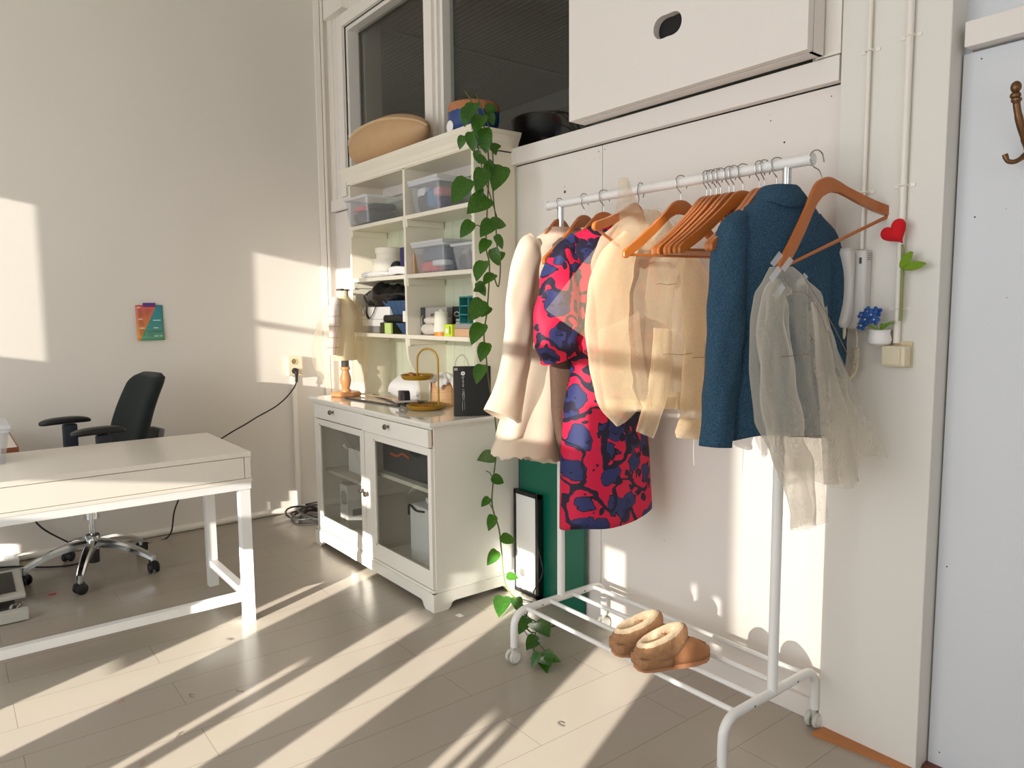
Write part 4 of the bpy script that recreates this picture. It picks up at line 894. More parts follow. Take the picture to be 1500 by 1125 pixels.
for k in range(60): t = k/59; pts.append((.045+.0045*math.sin(t*46)*(1 if t > .12 else 1.7)*(.6+.4*math.sin(t*17)), .187-.052*t))
mb.tube(scrib(pts), .0008, 4)
for (a, b) in (((.040, .124), (.051, .124)), ((.040, .075), (.051, .075))): mb.tube(scrib([a, b]), .0006, 4)
# block capitals, read top to bottom
def caps(s, x0, z0, h, wd):
    G = {'M': [[(0, 0), (0, 1), (.5, .4), (1, 1), (1, 0)]], 'O': [[(.1, 0), (.9, 0), (1, .5), (.9, 1), (.1, 1), (0, .5), (.1, 0)]], 'C': [[(1, .1), (.8, 0), (.1, .1), (0, .5), (.1, .9), (.8, 1), (1, .9)]], 'N': [[(0, 0), (0, 1), (1, 0), (1, 1)]]}
    z = z0
    for ch in s:
        for st in G[ch]: mb.tube(scrib([(x0+h*q, z-wd*p) for p, q in st]), .0009, 4)
        z -= wd*1.3
caps('MOCN', .041, .116, .0105, .0072)
mb.tube(scrib([(.041, .068), (.041, .026)]), .0007, 4)
for k in range(9): mb.tube(scrib([(.049, .068-k*.0046), (.052, .066-k*.0046)]), .0006, 4)
mb.build('cover_print', LETTER, bk)

# ================================================================== BOARDS BY THE SIDEBOARD
tag(MB().box((2.075, -.036, 0), (2.53, -.022, .82), .002).build('green_board', GREEN), 'tall green board standing against the wall behind the clothes rack', 'board')
fr = thing('framed_board', 'white board in a black frame standing between the sideboard and the green board', 'frame', (2.14, -.06, 0))
Mf = T((2.072, -.062, 0))
mb = MB().box((0, -.008, 0), (.185, .016, .018), M=Mf).box((0, -.008, .485), (.185, .016, .503), M=Mf).box((0, -.008, .0), (.012, .016, .503), M=Mf).box((.163, -.008, 0), (.185, .016, .503), M=Mf)
mb.build('frame_border', BLACKW, fr)
MB().box((.012, -.002, .018), (.163, .012, .485), M=Mf).build('white_face', PAPER, fr)
cb = [at(786, 722, 1, -.075), at(787, 760, 1, -.078), at(788, 800, 1, -.078), at(795, 838, 1, -.078), Vector((2.24, -.085, .04)), Vector((2.28, -.10, .006)), Vector((2.20, -.14, .006)), Vector((2.25, -.20, .006)), Vector((2.42, -.24, .006)), Vector((2.52, -.22, .006)), Vector((2.50, -.16, .006))]
tag(MB().tube(spline(cb, 8), .0028, 6).build('thin_cable', RUBBER, smooth=True), 'thin black cable hanging over the framed board down to the floor', 'cable')
# small paper scraps on the floor near the sideboard
tag(MB().box((2.15, -.47, .0), (2.185, -.445, .002), M=None).build('paper_scrap', PAPER), 'tiny white paper scrap on the floor at the sideboard foot', 'scrap')

# ================================================================== CLOTHES RACK
RY_, RZB = -.29, 1.772
rk = thing('clothes_rack', 'white metal clothes rack on castors with slatted bottom shelf', 'clothes rack', (3.145, RY_, 0))
MB().tube([(2.593, RY_, RZB), (3.70, RY_, RZB)], .0155, 20).build('top_rail', METALW, rk, smooth=True)
for x in (2.588, 3.698): MB().cyl((x, RY_, RZB), (x+.008, RY_, RZB), .018, n=24).build('rail_cap', WHITEP, rk, smooth=True)
for x in (2.664, 3.628):
    MB().cyl((x, RY_, .95), (x, RY_, RZB-.012), .0125, n=20).build('upper_post', CHROME, rk, smooth=True)
    MB().cyl((x, RY_, .20), (x, RY_, .96), .0155, n=20).build('lower_post', METALW, rk, smooth=True)
    p = [(x, -.535, .062), (x, -.535, .12)]
    for k in range(1, 7): a = PI-PI/2*k/6; p.append((x, -.475+.06*math.cos(a), .14+.06*math.sin(a)))
    for k in range(0, 7): a = PI/2-PI/2*k/6; p.append((x, -.105+.06*math.cos(a), .14+.06*math.sin(a)))
    p += [(x, -.045, .12), (x, -.045, .062)]
    fm_ = MB().tube(p, .0145, 16).build('foot_frame', METALW, rk, smooth=True)
    mb = MB()
    for y in (-.40, -.17): mb.cyl((x+.0138, y, .20), (x+.0152, y, .20), .0035, n=8)
    mb.build('screws', PEWTER, fm_)
    for y in (-.54, -.045):
        c = MB().cyl((x, y, .03), (x, y, .064), .008, n=12)
        c.build('castor_stem', GREYP, rk)
        wl = MB()
        for dx in (-.013, .013): wl.lathe([(.0, -.008), (.022, -.008), (.0255, -.004), (.0255, .004), (.022, .008), (0, .008)], (x+dx, y, .0258), 24, RY(90))
        wheel = wl.build('castor', GREYP, rk, smooth=True)
        mb = MB()
        for dx in (-.0218, .0218): mb.cyl((x+dx-.0006, y, .0258), (x+dx+.0006, y, .0258), .019, n=20)
        mb.build('wheel_face', WHITEP, wheel)
for y in (-.475, -.355, -.235, -.115): MB().tube([(2.67, y, .203), (3.624, y, .203)], .0085, 12).build('shelf_rail', METALW, rk, smooth=True)

# hangers: one design, copied
def hang_root(label, x, rot, roll=0, group=None):
    global HPROTO
    if HPROTO is None:
        t = thing('wooden_hanger', label, 'hanger', (x, RY_, RZB), group); z0 = RZB
        W0 = Vector((x, RY_, RZB)); M = T(W0)
        up = [(0, -.056), (.018, -.058), (.034, -.066), (.050, -.083), (.075, -.108), (.115, -.142), (.160, -.178), (.200, -.207), (.216, -.216), (.226, -.228), (.225, -.244), (.210, -.248)]
        lo = [(.196, -.237), (.150, -.205), (.105, -.168), (.070, -.136), (.046, -.112), (.022, -.100), (0, -.098)]
        poly = up+lo+[(-a, b) for a, b in lo[::-1][1:]]+[(-a, b) for a, b in up[::-1][:-1]]
        MB().prism(poly, .014, M @ Matrix(((0, 0, 1, -.007), (1, 0, 0, 0), (0, 1, 0, 0), (0, 0, 0, 1))), .003).build('hanger_body', HANGW, t)
        MB().cyl(M @ Vector((0, -.212, -.236)), M @ Vector((0, .212, -.236)), .005, n=10).build('trouser_bar', HANGW, t, smooth=True)
        hk = [(0, .022, -.018), (0, .024, .004)] + [(0, .0215*math.cos(a*PI/8), .0055+.0165*math.sin(a*PI/8)) for a in range(1, 8)] + [(0, -.0215, .003), (0, -.018, -.016), (0, -.004, -.030), (0, 0, -.042), (0, 0, -.060)]
        MB().tube([M @ Vector(p) for p in spline(hk, 3)], .0018, 6).build('hook', STEEL, t, smooth=True)
        HPROTO = t
    else: t = tag(dup(HPROTO), label, 'hanger', group)
    t.location = (x, RY_, RZB); t.rotation_euler = (R_(roll), 0, R_(rot)); return t
HPROTO = None
GE = 'empty wooden hangers'
hang_root('frontmost empty wooden hanger in front of the cream organza jacket', 3.250, -12, 0, GE)
for x, r, lb in ((3.352, -6, 'first wooden hanger of the tight row right of the frontmost empty one'), (3.368, -9, 'second wooden hanger of the tight row of empty hangers'), (3.388, -11, 'third wooden hanger of the tight row of empty hangers'),
                 (3.404, -8, 'fourth wooden hanger, middle of the tight row of empty hangers'), (3.435, -13, 'fifth wooden hanger of the tight row of empty hangers'), (3.452, -12, 'sixth wooden hanger of the tight row of empty hangers'),
                 (3.484, -17, 'seventh wooden hanger, rightmost broad one of the tight row'), (3.539, -4, 'wooden hanger just left of the blue jacket, farther from it'), (3.556, -5, 'wooden hanger touching the left side of the blue jacket')):
    hang_root(lb, x, r, 0, GE)
hang_root('wooden hanger under the collar of the cream cotton coat', 2.660, 10)
hang_root('wooden hanger behind the printed dress holding the brown wool garment', 2.797, 6)
hang_root('wooden hanger inside the pink and navy printed dress', 2.90, -12)
hang_root('tilted wooden hanger seen through the cream organza jacket', 3.077, 12, -20)
hang_root('wooden hanger inside the blue jacket', 3.597, -20)
hang_root('tilted wooden hanger at the rail end carrying the white sheer blouse', 3.716, -17, 22)

# ================================================================== CLOTHES
class Frame:
    def __init__(s, x0, rot): s.o = Vector((x0, RY_, 0)); a = R_(rot); s.S = Vector((-math.sin(a), math.cos(a), 0)); s.D = Vector((math.cos(a), math.sin(a), 0))
    def __call__(s, a, d, z): return s.o + s.S*a + s.D*d + Vector((0, 0, z))
def body(F, prof, n=72, nz=44, folds=7, ph=0., amp=(.0, .02), tilt=0, ragged=0, open_=None):
    """hanging garment body: prof rows (z, centre, half width, half depth, depth offset), top to bottom"""
    z0, z1 = prof[0][0], prof[-1][0]; tab = [(-r[0],)+tuple(r[1:]) for r in prof]; rings = []
    for i in range(nz+1):
        t = i/nz; z = z0+(z1-z0)*t; sc, hw, hd, do = interp(tab, -z); A = amp[0]+(amp[1]-amp[0])*t**1.3; ring = []
        rng = range(n) if open_ is None else range(int(n*open_[0]), int(n*open_[1])+1)
        for q in rng:
            a = 2*PI*q/n; ct, st = math.cos(a), math.sin(a)
            s = sc+hw*math.copysign(abs(ct)**.85, ct); d = do+hd*math.copysign(abs(st)**.8, st)
            f = A*(math.sin(folds*a+ph+z*2.2)+.55*math.sin((folds*2-3)*a+ph*2-z*3.1)+.6*noise.noise(Vector((s*9, d*9, z*3+ph))))
            d += f*(abs(st)**.5); s += f*.5*ct
            zz = z + (tilt*(s-sc))*t**3
            if ragged and i == nz: zz += ragged*(random.random()-.5)
            if i > nz*.8: zz += .010*math.sin(3*a+ph)*(t-.8)*5
            ring.append(F(s, d, zz))
        rings.append(ring)
    return rings
def sleeve(F, pts, rad, flat=.6, wr=.006, fq=7, ph=0):
    P = spline([F(*p) for p in pts], 8); n = 28; rings = []; N = len(P)
    rr = [interp([(i/(len(rad)-1), r) for i, r in enumerate(rad)], k/(N-1))[0] for k in range(N)]
    for i, p in enumerate(P):
        t = (P[min(i+1, N-1)]-P[max(i-1, 0)]).normalized(); sx = (F.S-t*F.S.dot(t)).normalized(); dx = t.cross(sx)
        ring = []
        for q in range(n):
            a = 2*PI*q/n; w_ = wr*(math.sin(3*a+ph+i*.25)+.6*math.sin(5*a-i*.4+ph)+math.sin(i*.9+ph+a)*.5)
            ring.append(p+sx*(math.cos(a)*(rr[i]+w_))+dx*(math.sin(a)*(rr[i]*flat+w_)))
        rings.append(ring)
    return rings
def clothobj(rings, name, m, parent, solid=.0022, caps=(False, False), closed=True):
    return MB().loft(rings, caps, closed).build(name, m, parent, smooth=True, ang=180, solid=solid)

# cream cotton coat
F = Frame(2.66, 10)
t = thing('cream_coat', 'long cream cotton coat with ragged hem, leftmost garment on the rack', 'coat', F(0, 0, .74))
clothobj(body(F, [(1.672, .0, .058, .045, 0), (1.655, -.0, .082, .055, 0), (1.628, 0, .135, .060, 0), (1.59, 0, .195, .065, 0), (1.52, -.005, .215, .075, .0), (1.35, -.01, .205, .075, 0), (1.15, -.05, .21, .08, 0), (1.0, -.075, .225, .085, 0), (.875, -.09, .25, .09, 0)], folds=4, ph=1, amp=(.002, .022), tilt=-.10), 'coat_body', COATM, t)
clothobj(body(F, [(1.30, -.02, .18, .065, 0), (1.1, -.06, .19, .075, 0), (.92, -.10, .22, .085, 0), (.785, -.13, .245, .09, 0)], folds=5, ph=2.2, amp=(.004, .016), tilt=-.24, ragged=.014), 'inner_layer', COATM, t)
clothobj(sleeve(F, [(-.165, .015, 1.610), (-.215, .025, 1.56), (-.268, .03, 1.42), (-.285, .03, 1.28), (-.315, .03, 1.12), (-.375, .03, .985)], [.045, .064, .064, .062, .068, .082], .48, .0022), 'sleeve', COATM, t)
clothobj(sleeve(F, [(.165, .01, 1.60), (.205, .01, 1.54), (.225, .0, 1.35), (.22, .0, 1.15), (.215, .01, 1.02)], [.03, .055, .055, .052, .055], .55, .005, ph=2), 'sleeve', COATM, t)
clothobj(body(F, [(1.680, .0, .056, .044, 0), (1.674, .0, .060, .048, 0), (1.648, .0, .088, .066, 0), (1.630, .0, .108, .070, 0)], n=48, nz=10, folds=2, amp=(0, .002)), 'collar', COATP, t)
# brown wool garment between coat and dress
F = Frame(2.797, 4)
t = thing('brown_wool_jacket', 'brown wool garment peeking out between cream coat and printed dress', 'jacket', F(0, 0, .79))
clothobj(body(F, [(1.66, 0, .06, .03, 0), (1.60, 0, .16, .035, 0), (1.5, 0, .18, .04, 0), (1.2, -.0, .175, .045, 0), (1.0, -.01, .155, .045, 0), (.79, -.0, .115, .04, 0)], folds=4, ph=.5, amp=(.002, .010)), 'jacket_body', BROWNF, t)
mb = MB().tube([F(-.185+.02*k, .052, 1.10+.003*math.sin(k)) for k in range(8)], .0012, 4)
for k in range(7): mb.tube([F(-.10+.006*math.sin(k*2.), .052, .86+.02*k), F(-.09+.012*math.cos(k*3.), .055, .868+.02*k), F(-.10, .052, .876+.02*k)], .0022, 5)
mb.build('loose_threads', STRAW, t)
# printed dress
F = Frame(2.90, -12)
t = thing('printed_dress', 'short-sleeved dress with pink and navy poppy print on the rack', 'dress', F(0, 0, .57))
clothobj(body(F, [(1.66, 0, .07, .035, 0), (1.63, 0, .12, .045, 0), (1.575, 0, .185, .055, 0), (1.48, 0, .185, .065, 0), (1.3, .01, .16, .07, 0), (1.14, .018, .146, .075, 0), (1.0, .015, .172, .085, 0), (.8, .012, .182, .092, 0), (.582, .012, .186, .095, 0)], folds=3, ph=.4, amp=(.002, .012), tilt=.10), 'dress_body', PRINT, t)
clothobj(sleeve(F, [(-.120, .01, 1.61), (-.175, .02, 1.53), (-.205, .03, 1.40), (-.222, .035, 1.27), (-.205, .035, 1.19)], [.03, .062, .078, .082, .072], .62, .006), 'sleeve', PRINT, t)
clothobj(sleeve(F, [(.12, .0, 1.61), (.17, .0, 1.54), (.20, .0, 1.40), (.215, .0, 1.25)], [.03, .05, .06, .065], .5, .004), 'sleeve', PRINT, t)
# cream organza jacket
F = Frame(3.09, -14)
t = thing('cream_organza_jacket', 'sheer cream organza jacket with wide pointed collar pieces, middle of the rack', 'jacket', F(0, 0, .93))
clothobj(body(F, [(1.70, 0, .05, .035, 0), (1.66, 0, .10, .045, 0), (1.60, 0, .17, .055, 0), (1.52, 0, .20, .065, 0), (1.35, .03, .205, .08, 0), (1.18, .045, .205, .09, 0), (1.02, .06, .195, .09, 0)], folds=5, ph=1.6, amp=(.002, .022), tilt=.05), 'jacket_body', ORG, t, solid=0)
clothobj(body(F, [(1.06, .06, .198, .092, 0), (1.02, .06, .196, .092, 0)], nz=4, folds=5, ph=1.6, amp=(.02, .022), tilt=.0), 'hem_band', ORGS, t, solid=0)
clothobj(sleeve(F, [(-.10, .075, 1.60), (-.165, .085, 1.50), (-.195, .09, 1.36), (-.19, .095, 1.20), (-.175, .10, 1.09), (-.12, .105, 1.02)], [.03, .07, .078, .076, .070, .055], .5, .0035), 'sleeve', ORG, t, solid=0)
clothobj(sleeve(F, [(.12, .09, 1.54), (.15, .10, 1.44), (.17, .105, 1.30), (.17, .105, 1.14), (.155, .10, 1.0), (.14, .095, .93)], [.03, .062, .078, .076, .058, .048], .5, .003, ph=2), 'sleeve', ORG, t, solid=0)
clothobj(sleeve(F, [(.142, .095, .985), (.138, .095, .955), (.135, .095, .918)], [.050, .053, .052], .6, .003), 'cuff', ORGS, t, solid=0)
clothobj(sleeve(F, [(.0, .11, 1.30), (-.01, .125, 1.18), (-.03, .13, 1.06), (-.075, .13, .95)], [.030, .040, .040, .037], .16, .003), 'tie_panel', ORG, t, solid=0)
def sheet(F, poly, d, name, m, parent, curl=.012, n=14):
    """thin cloth panel: quad given by four (s, z) corners, gently curved"""
    a, b, c, e = poly
    def fn(u, v):
        s = (a[0]*(1-u)+b[0]*u)*(1-v)+(e[0]*(1-u)+c[0]*u)*v; z = (a[1]*(1-u)+b[1]*u)*(1-v)+(e[1]*(1-u)+c[1]*u)*v
        return F(s, d+curl*math.sin(PI*u)*1.2+curl*.6*math.sin(5*v+3*u)+.006*noise.noise(Vector((s*12, z*9, d*30))), z)
    return MB().grid(fn, n, n+8).build(name, m, parent, smooth=True, ang=180)
sheet(F, [(-.135, 1.79), (-.10, 1.795), (.03, 1.56), (-.165, 1.56)], .055, 'collar_panel', ORG, t)
sheet(F, [(-.10, 1.63), (-.155, 1.63), (-.40, 1.365), (-.19, 1.23)], .045, 'pointed_collar', ORGL, t, .006)
sheet(F, [(-.02, 1.70), (.10, 1.67), (.06, 1.30), (-.05, 1.34)], .085, 'lapel_panel', ORGL, t, .010)
sheet(F, [(-.25, 1.30), (-.10, 1.36), (-.05, 1.04), (-.27, 1.12)], .125, 'front_panel', ORGL, t, .012)
mb = MB()
for z, a, b in ((1.215, -.02, .10), (1.20, .10, .24), (1.445, -.05, .03)): mb.tube([F(a+(b-a)*k/8, .150+.0*k, z+.002*math.sin(k)) for k in range(9)], .0008, 4)
mb.tube([F(.14, .16, 1.25), F(.142, .16, 1.02)], .0007, 4)
MB().tube([F(.150, .10, .925), F(.148, .10, .87), F(.152, .10, .82)], .0009, 4).build('loose_thread', THREAD, t)
mb.build('marking_threads', STRAW, t)
# blue jacket
F = Frame(3.597, -20)
t = thing('blue_jacket', 'blue textured tailored jacket near the right end of the rack', 'jacket', F(0, 0, .97))
clothobj(body(F, [(1.700, .01, .050, .042, 0), (1.68, .01, .068, .05, 0), (1.645, .01, .115, .056, 0), (1.60, .01, .158, .06, 0), (1.54, .01, .175, .068, 0), (1.40, .015, .165, .075, 0), (1.25, .02, .16, .075, 0), (1.1, .015, .17, .08, 0), (.995, .01, .178, .085, 0)], folds=3, ph=2, amp=(.001, .010)), 'jacket_body', BLUESUIT, t, solid=.004)
clothobj(sleeve(F, [(-.115, .012, 1.615), (-.155, .02, 1.565), (-.172, .022, 1.42), (-.180, .025, 1.27), (-.195, .03, 1.12), (-.205, .035, .975)], [.03, .050, .054, .053, .050, .046], .75, .003), 'sleeve', BLUESUIT, t, solid=.004)
clothobj(sleeve(F, [(.125, .0, 1.62), (.168, .005, 1.55), (.192, .008, 1.42), (.20, .01, 1.27), (.195, .02, 1.16)], [.03, .046, .048, .046, .045], .75, .003, ph=2), 'sleeve', BLUESUIT, t, solid=.004)
clothobj(body(F, [(1.712, .01, .046, .040, 0), (1.708, .01, .052, .046, 0), (1.675, .01, .078, .060, 0), (1.655, .01, .088, .062, 0)], n=48, nz=8, folds=2, amp=(0, .001)), 'collar', BLUESUIT, t, solid=.004)
# white sheer blouse taped to the last hanger
F = Frame(3.716, -22)
t = thing('white_sheer_blouse', 'sheer white organza blouse hanging from the tilted hanger at the rail end', 'blouse', F(-.1, 0, .76))
clothobj(body(F, [(1.475, -.125, .030, .022, .03), (1.45, -.115, .05, .04, .03), (1.40, -.10, .095, .058, .03), (1.33, -.09, .108, .062, .02), (1.2, -.075, .122, .068, .02), (1.05, -.045, .135, .08, .03), (.95, -.005, .115, .08, .03), (.885, .015, .105, .08, .03)], folds=4, ph=.8, amp=(.002, .020), tilt=.0), 'blouse_body', ORGW, t, solid=0)
clothobj(sleeve(F, [(-.155, .075, 1.43), (-.180, .08, 1.38), (-.165, .085, 1.20), (-.140, .09, 1.02), (-.095, .09, .90), (-.065, .09, .77)], [.025, .036, .050, .052, .045, .034], .5, .006), 'sleeve', ORGW, t, solid=0)
clothobj(sleeve(F, [(-.02, .05, 1.36), (.015, .05, 1.24), (.045, .05, 1.12), (.07, .06, 1.0), (.085, .07, .88)], [.020, .034, .042, .045, .034], .5, .006, ph=2), 'sleeve', ORGW, t, solid=0)
sheet(F, [(-.02, 1.40), (.04, 1.30), (.25, .93), (.08, .96)], .03, 'side_panel', ORGWL, t, .010)
sheet(F, [(-.11, 1.44), (-.07, 1.44), (.02, .77), (-.085, .765)], .065, 'front_panel', ORGWL, t, .012)
sheet(F, [(-.07, 1.38), (-.055, 1.38), (.04, .88), (-.005, .88)], .085, 'front_facing', ORGWS, t, .004)
mb = MB()
for p in ([(-.165, .135, 1.405), (-.125, .14, 1.40), (-.085, .14, 1.35), (-.06, .14, 1.30)], [(-.19, .125, 1.24), (-.11, .14, 1.245)], [(-.16, .13, 1.03), (-.10, .14, 1.03), (-.06, .14, 1.03)], [(-.125, .12, 1.45), (-.05, .14, 1.33), (.02, .14, 1.22)]):
    mb.tube(spline([F(*q) for q in p], 5), .0009, 4)
mb.build('marking_threads', STRAW, t)
mb = MB()
for (a, b, dd) in (((-.205, 1.43), (-.165, 1.475), .09), ((-.19, 1.385), (-.16, 1.43), .095), ((-.15, 1.46), (-.105, 1.50), .06), ((-.10, 1.415), (-.06, 1.46), .06), ((-.175, 1.48), (-.16, 1.505), .07)):
    mb.box((-.020, 0, -.008), (.020, .0012, .008), M=T(F((a[0]+b[0])/2, dd, (a[1]+b[1])/2)) @ RZ(-22+90) @ RY(-50))
mb.build('clear_tape', TRAYP, t)

# ================================================================== SLIPPERS
def slipper(label, heel, toe, z, width=.1):
    heel, toe = Vector(heel), Vector(toe); y = (toe-heel); L = y.length; y.normalize()
    M = Matrix.Translation(Vector((heel.x, heel.y, z))) @ Matrix(((y.y, y.x, 0, 0), (-y.x, y.y, 0, 0), (0, 0, 1, 0), (0, 0, 0, 1)))
    t = thing('sheepskin_slipper', label, 'slipper', (heel.x+y.x*L/2, heel.y+y.y*L/2, z), 'pair of slippers')
    def wid(v):   # half width along the length 0..1
        return width*.5*(interp([(0, .30), (.04, .62), (.14, .82), (.35, .82), (.6, .98), (.8, .96), (.93, .66), (1, .12)], v)[0])
    out = [(-wid(k/24), L*k/24) for k in range(25)]+[(wid(k/24), L*k/24) for k in range(24, -1, -1)]
    MB().prism(out, .017, M, .003).build('sole', SOLE, t)
    # suede upper: dome over the front
    rings = []
    for k in range(15):
        v = .36+.635*k/14; h = interp([(.36, .088), (.5, .082), (.65, .068), (.8, .052), (.92, .036), (1, .018)], v)[0]; wv = wid(v)*.97
        rings.append([M @ Vector((math.cos(PI-PI*q/16)*wv*(1+.06*math.sin(PI*q/16)), L*v, .015+h*math.sin(PI*q/16)**.75+.0025*math.sin(v*26)*math.sin(PI*q/16))) for q in range(17)])
    MB().loft(rings, (False, False), False).build('suede_toe', SUEDE, t, smooth=True, solid=.003)
    mb = MB().tube([M @ Vector((0, L*(.55+.4*k/8), .017+interp([(.36, .088), (.5, .082), (.65, .068), (.8, .052), (.92, .036), (1, .018)], .55+.4*k/8)[0])) for k in range(9)], .0022, 6).build('toe_seam', SUEDE, t, smooth=True)
    # heel counter
    rings = []
    for zz, g in ((.012, 1.0), (.03, 1.03), (.046, .99)):
        rings.append([M @ Vector((wid(max(.02, .03+.40*abs(q/16)))*math.copysign(1, q) * g if q else 0, L*(.012+.40*abs(q/16)**1.5)-.004*(g-1)*10, zz)) for q in range(-16, 17)])
    MB().loft(rings, (False, False), False).build('heel_band', FURD, t, smooth=True, solid=.006)
    def ringpt(a, gw, gl):   # oval of the opening, higher at the instep
        c_ = (1-math.cos(a))/2
        return Vector((gw*math.sin(a)*(1-.10*math.cos(a)), L*.315-gl*math.cos(a), .056+.040*c_**1.2))
    def roll(gw, gl, r0, r1, dz, up, nm, m_, lumps):
        rings = []; n = 56
        for k in range(n):
            a = 2*PI*k/n; c_ = (1-math.cos(a))/2; p0 = ringpt(a, gw, gl); r = r0+(r1-r0)*c_; rad = Vector((math.sin(a), -math.cos(a), 0)); ring = []
            for q in range(18):
                b = 2*PI*q/18; p = p0+Vector((0, 0, dz))+rad*(math.cos(b)*r)+Vector((0, .28*c_, 1)).normalized()*(math.sin(b)*r*up)
                p += lumps*noise.noise_vector(p*70)+lumps*.6*noise.noise_vector(p*160); ring.append(M @ p)
            rings.append(ring)
        rings.append(rings[0]); mb = MB().loft(rings, (False, False)); bmesh.ops.remove_doubles(mb.bm, verts=mb.bm.verts, dist=1e-5)
        return mb.build(nm, m_, t, smooth=True, ang=180)
    roll(.034, L*.265, .017, .025, -.008, 1.75, 'outer_fur', FURD, .0018)
    roll(.029, L*.245, .0155, .021, .007, 1.5, 'shearling_collar', FUR, .0015)
    MB().prism([(-wid(k/24)*.8, L*k/24) for k in range(1, 18)]+[(wid(k/24)*.8, L*k/24) for k in range(17, 0, -1)], .006, M @ T((0, 0, .018))).build('insole', mat('dark_brown_pile', (96, 70, 50), 1), t)
    return t
slipper('left tan slipper with brown fluffy collar on the rack shelf, partly behind the other', (3.165, -.505, 0), (3.262, -.255, 0), .2122)
slipper('right tan slipper with cream fluffy collar, front one on the rack shelf', (3.285, -.525, 0), (3.375, -.265, 0), .2122)

# ================================================================== DESK, CHAIR AND THE LEFT SIDE
dk = thing('writing_desk', 'white lacquered desk with drawer front and square metal legs', 'desk', (1.33, -1.87, 0))
MB().box((.995, -2.56, .744), (1.655, -1.185, .7645), .0025).build('tabletop', DESKW, dk)
MB().box((1.02, -2.54, .634), (1.60, -1.21, .742)).build('drawer_case', DESKW, dk)
MB().box((1.630, -2.30, .650), (1.650, -1.216, .7415), .002).build('drawer_front', DESKW, dk)
MB().box((1.630, -2.54, .650), (1.650, -2.303, .7415), .002).build('drawer_front', DESKW, dk)
MB().box((1.632, -1.213, .650), (1.652, -1.188, .743), .002).box((1.615, -2.55, .634), (1.655, -1.186, .6485), .002).build('case_edge', DESKW, dk)
MB().box((1.60, -2.55, .600), (1.648, -1.188, .633), .002).box((1.05, -2.55, .600), (1.09, -1.188, .633), .002).box((1.09, -1.225, .600), (1.60, -1.188, .633), .002).build('frame_rail', METALW, dk)
for x0 in (1.592, 1.048):
    for y0 in (-1.236, -2.545): MB().box((x0, y0, 0), (x0+.046, y0+.046, .600), .002).build('leg', METALW, dk)
MB().box((1.598, -2.50, .100), (1.634, -1.236, .136), .002).build('stretcher', METALW, dk)
for y0 in (-1.231, -2.54): MB().box((1.094, y0, .100), (1.592, y0+.036, .136), .002).build('stretcher', METALW, dk)
# office chair
cx, cy = .49, -1.65
ch = thing('office_chair', 'black office chair on five chromed arms behind the white desk', 'chair', (cx, cy, 0))
MB().cyl((cx, cy, .135), (cx, cy, .205), .036, n=28).build('hub', CHROME, ch, smooth=True)
MB().cyl((cx, cy, .06), (cx, cy, .15), .026, n=20).build('lower_tube', BLACK, ch, smooth=True)
MB().cyl((cx, cy, .20), (cx, cy, .21), .031, n=24).build('hub_ring', BLACK, ch)
MB().cyl((cx, cy, .20), (cx, cy, .31), .014, n=18).build('gas_lift', CHROME, ch, smooth=True)
MB().cyl((cx, cy, .295), (cx, cy, .38), .037, n=28).build('lift_cover', CHROME, ch, smooth=True)
for k in range(5):
    a = R_(-92+72*k); u = Vector((math.cos(a), math.sin(a), 0)); v = Vector((-math.sin(a), math.cos(a), 0)); o = Vector((cx, cy, 0)); rings = []
    for i in range(11):
        t = i/10; r = .03+.285*t; z = .165-.085*t**2.0; wv = .026-.010*t; hh = .020-.006*t
        rings.append([o+u*r+v*p+Vector((0, 0, z+q)) for p, q in ((-wv, -hh), (-wv, hh*.3), (-wv*.6, hh), (wv*.6, hh), (wv, hh*.3), (wv, -hh))])
    am = MB().loft(rings).build('base_arm', CHROME, ch, smooth=True, ang=35)
    e = o+u*.312
    MB().cyl(e+Vector((0, 0, .055)), e+Vector((0, 0, .095)), .015, n=16).build('castor_socket', CHROME, am, smooth=True)
    ca = a+.7; cu = Vector((math.cos(ca), math.sin(ca), 0)); mb = MB()
    for s_ in (-.017, .017): mb.lathe([(0, -.010), (.023, -.010), (.028, -.004), (.028, .005), (.02, .010), (0, .010)], e+cu*s_+Vector((0, 0, .028)), 22, Matrix.Rotation(ca, 4, 'Z') @ RY(90))
    mb.box((-.012, -.028, .03), (.012, .020, .058), .006, M=T(e) @ Matrix.Rotation(ca, 4, 'Z'))
    mb.build('castor', BLACK, ch, smooth=True)
RC = T((cx, cy, 0)) @ RZ(9)      # local: -y is where the sitter looks
mb = MB(); mb.ell((0, 0, 0), (.235, .235, .045), 32, fn=lambda p: Vector((math.copysign(abs(p.x/.235)**.55*.235, p.x), math.copysign(abs(p.y/.235)**.55*.235, p.y), p.z-.25*max(0, -p.y-.14)**1.2)), M=None)
for v in mb.bm.verts: v.co = RC @ (v.co+Vector((0, 0, .475)))
mb.build('seat', BLACKF, ch, smooth=True)
MB().box((-.12, -.14, .385), (.12, .14, .435), .02, M=RC).build('seat_mechanism', BLACK, ch)
MB().tube([RC @ Vector(p) for p in ((-.10, .05, .41), (-.27, .04, .405))], .007, 8).build('adjust_lever', BLACK, ch)
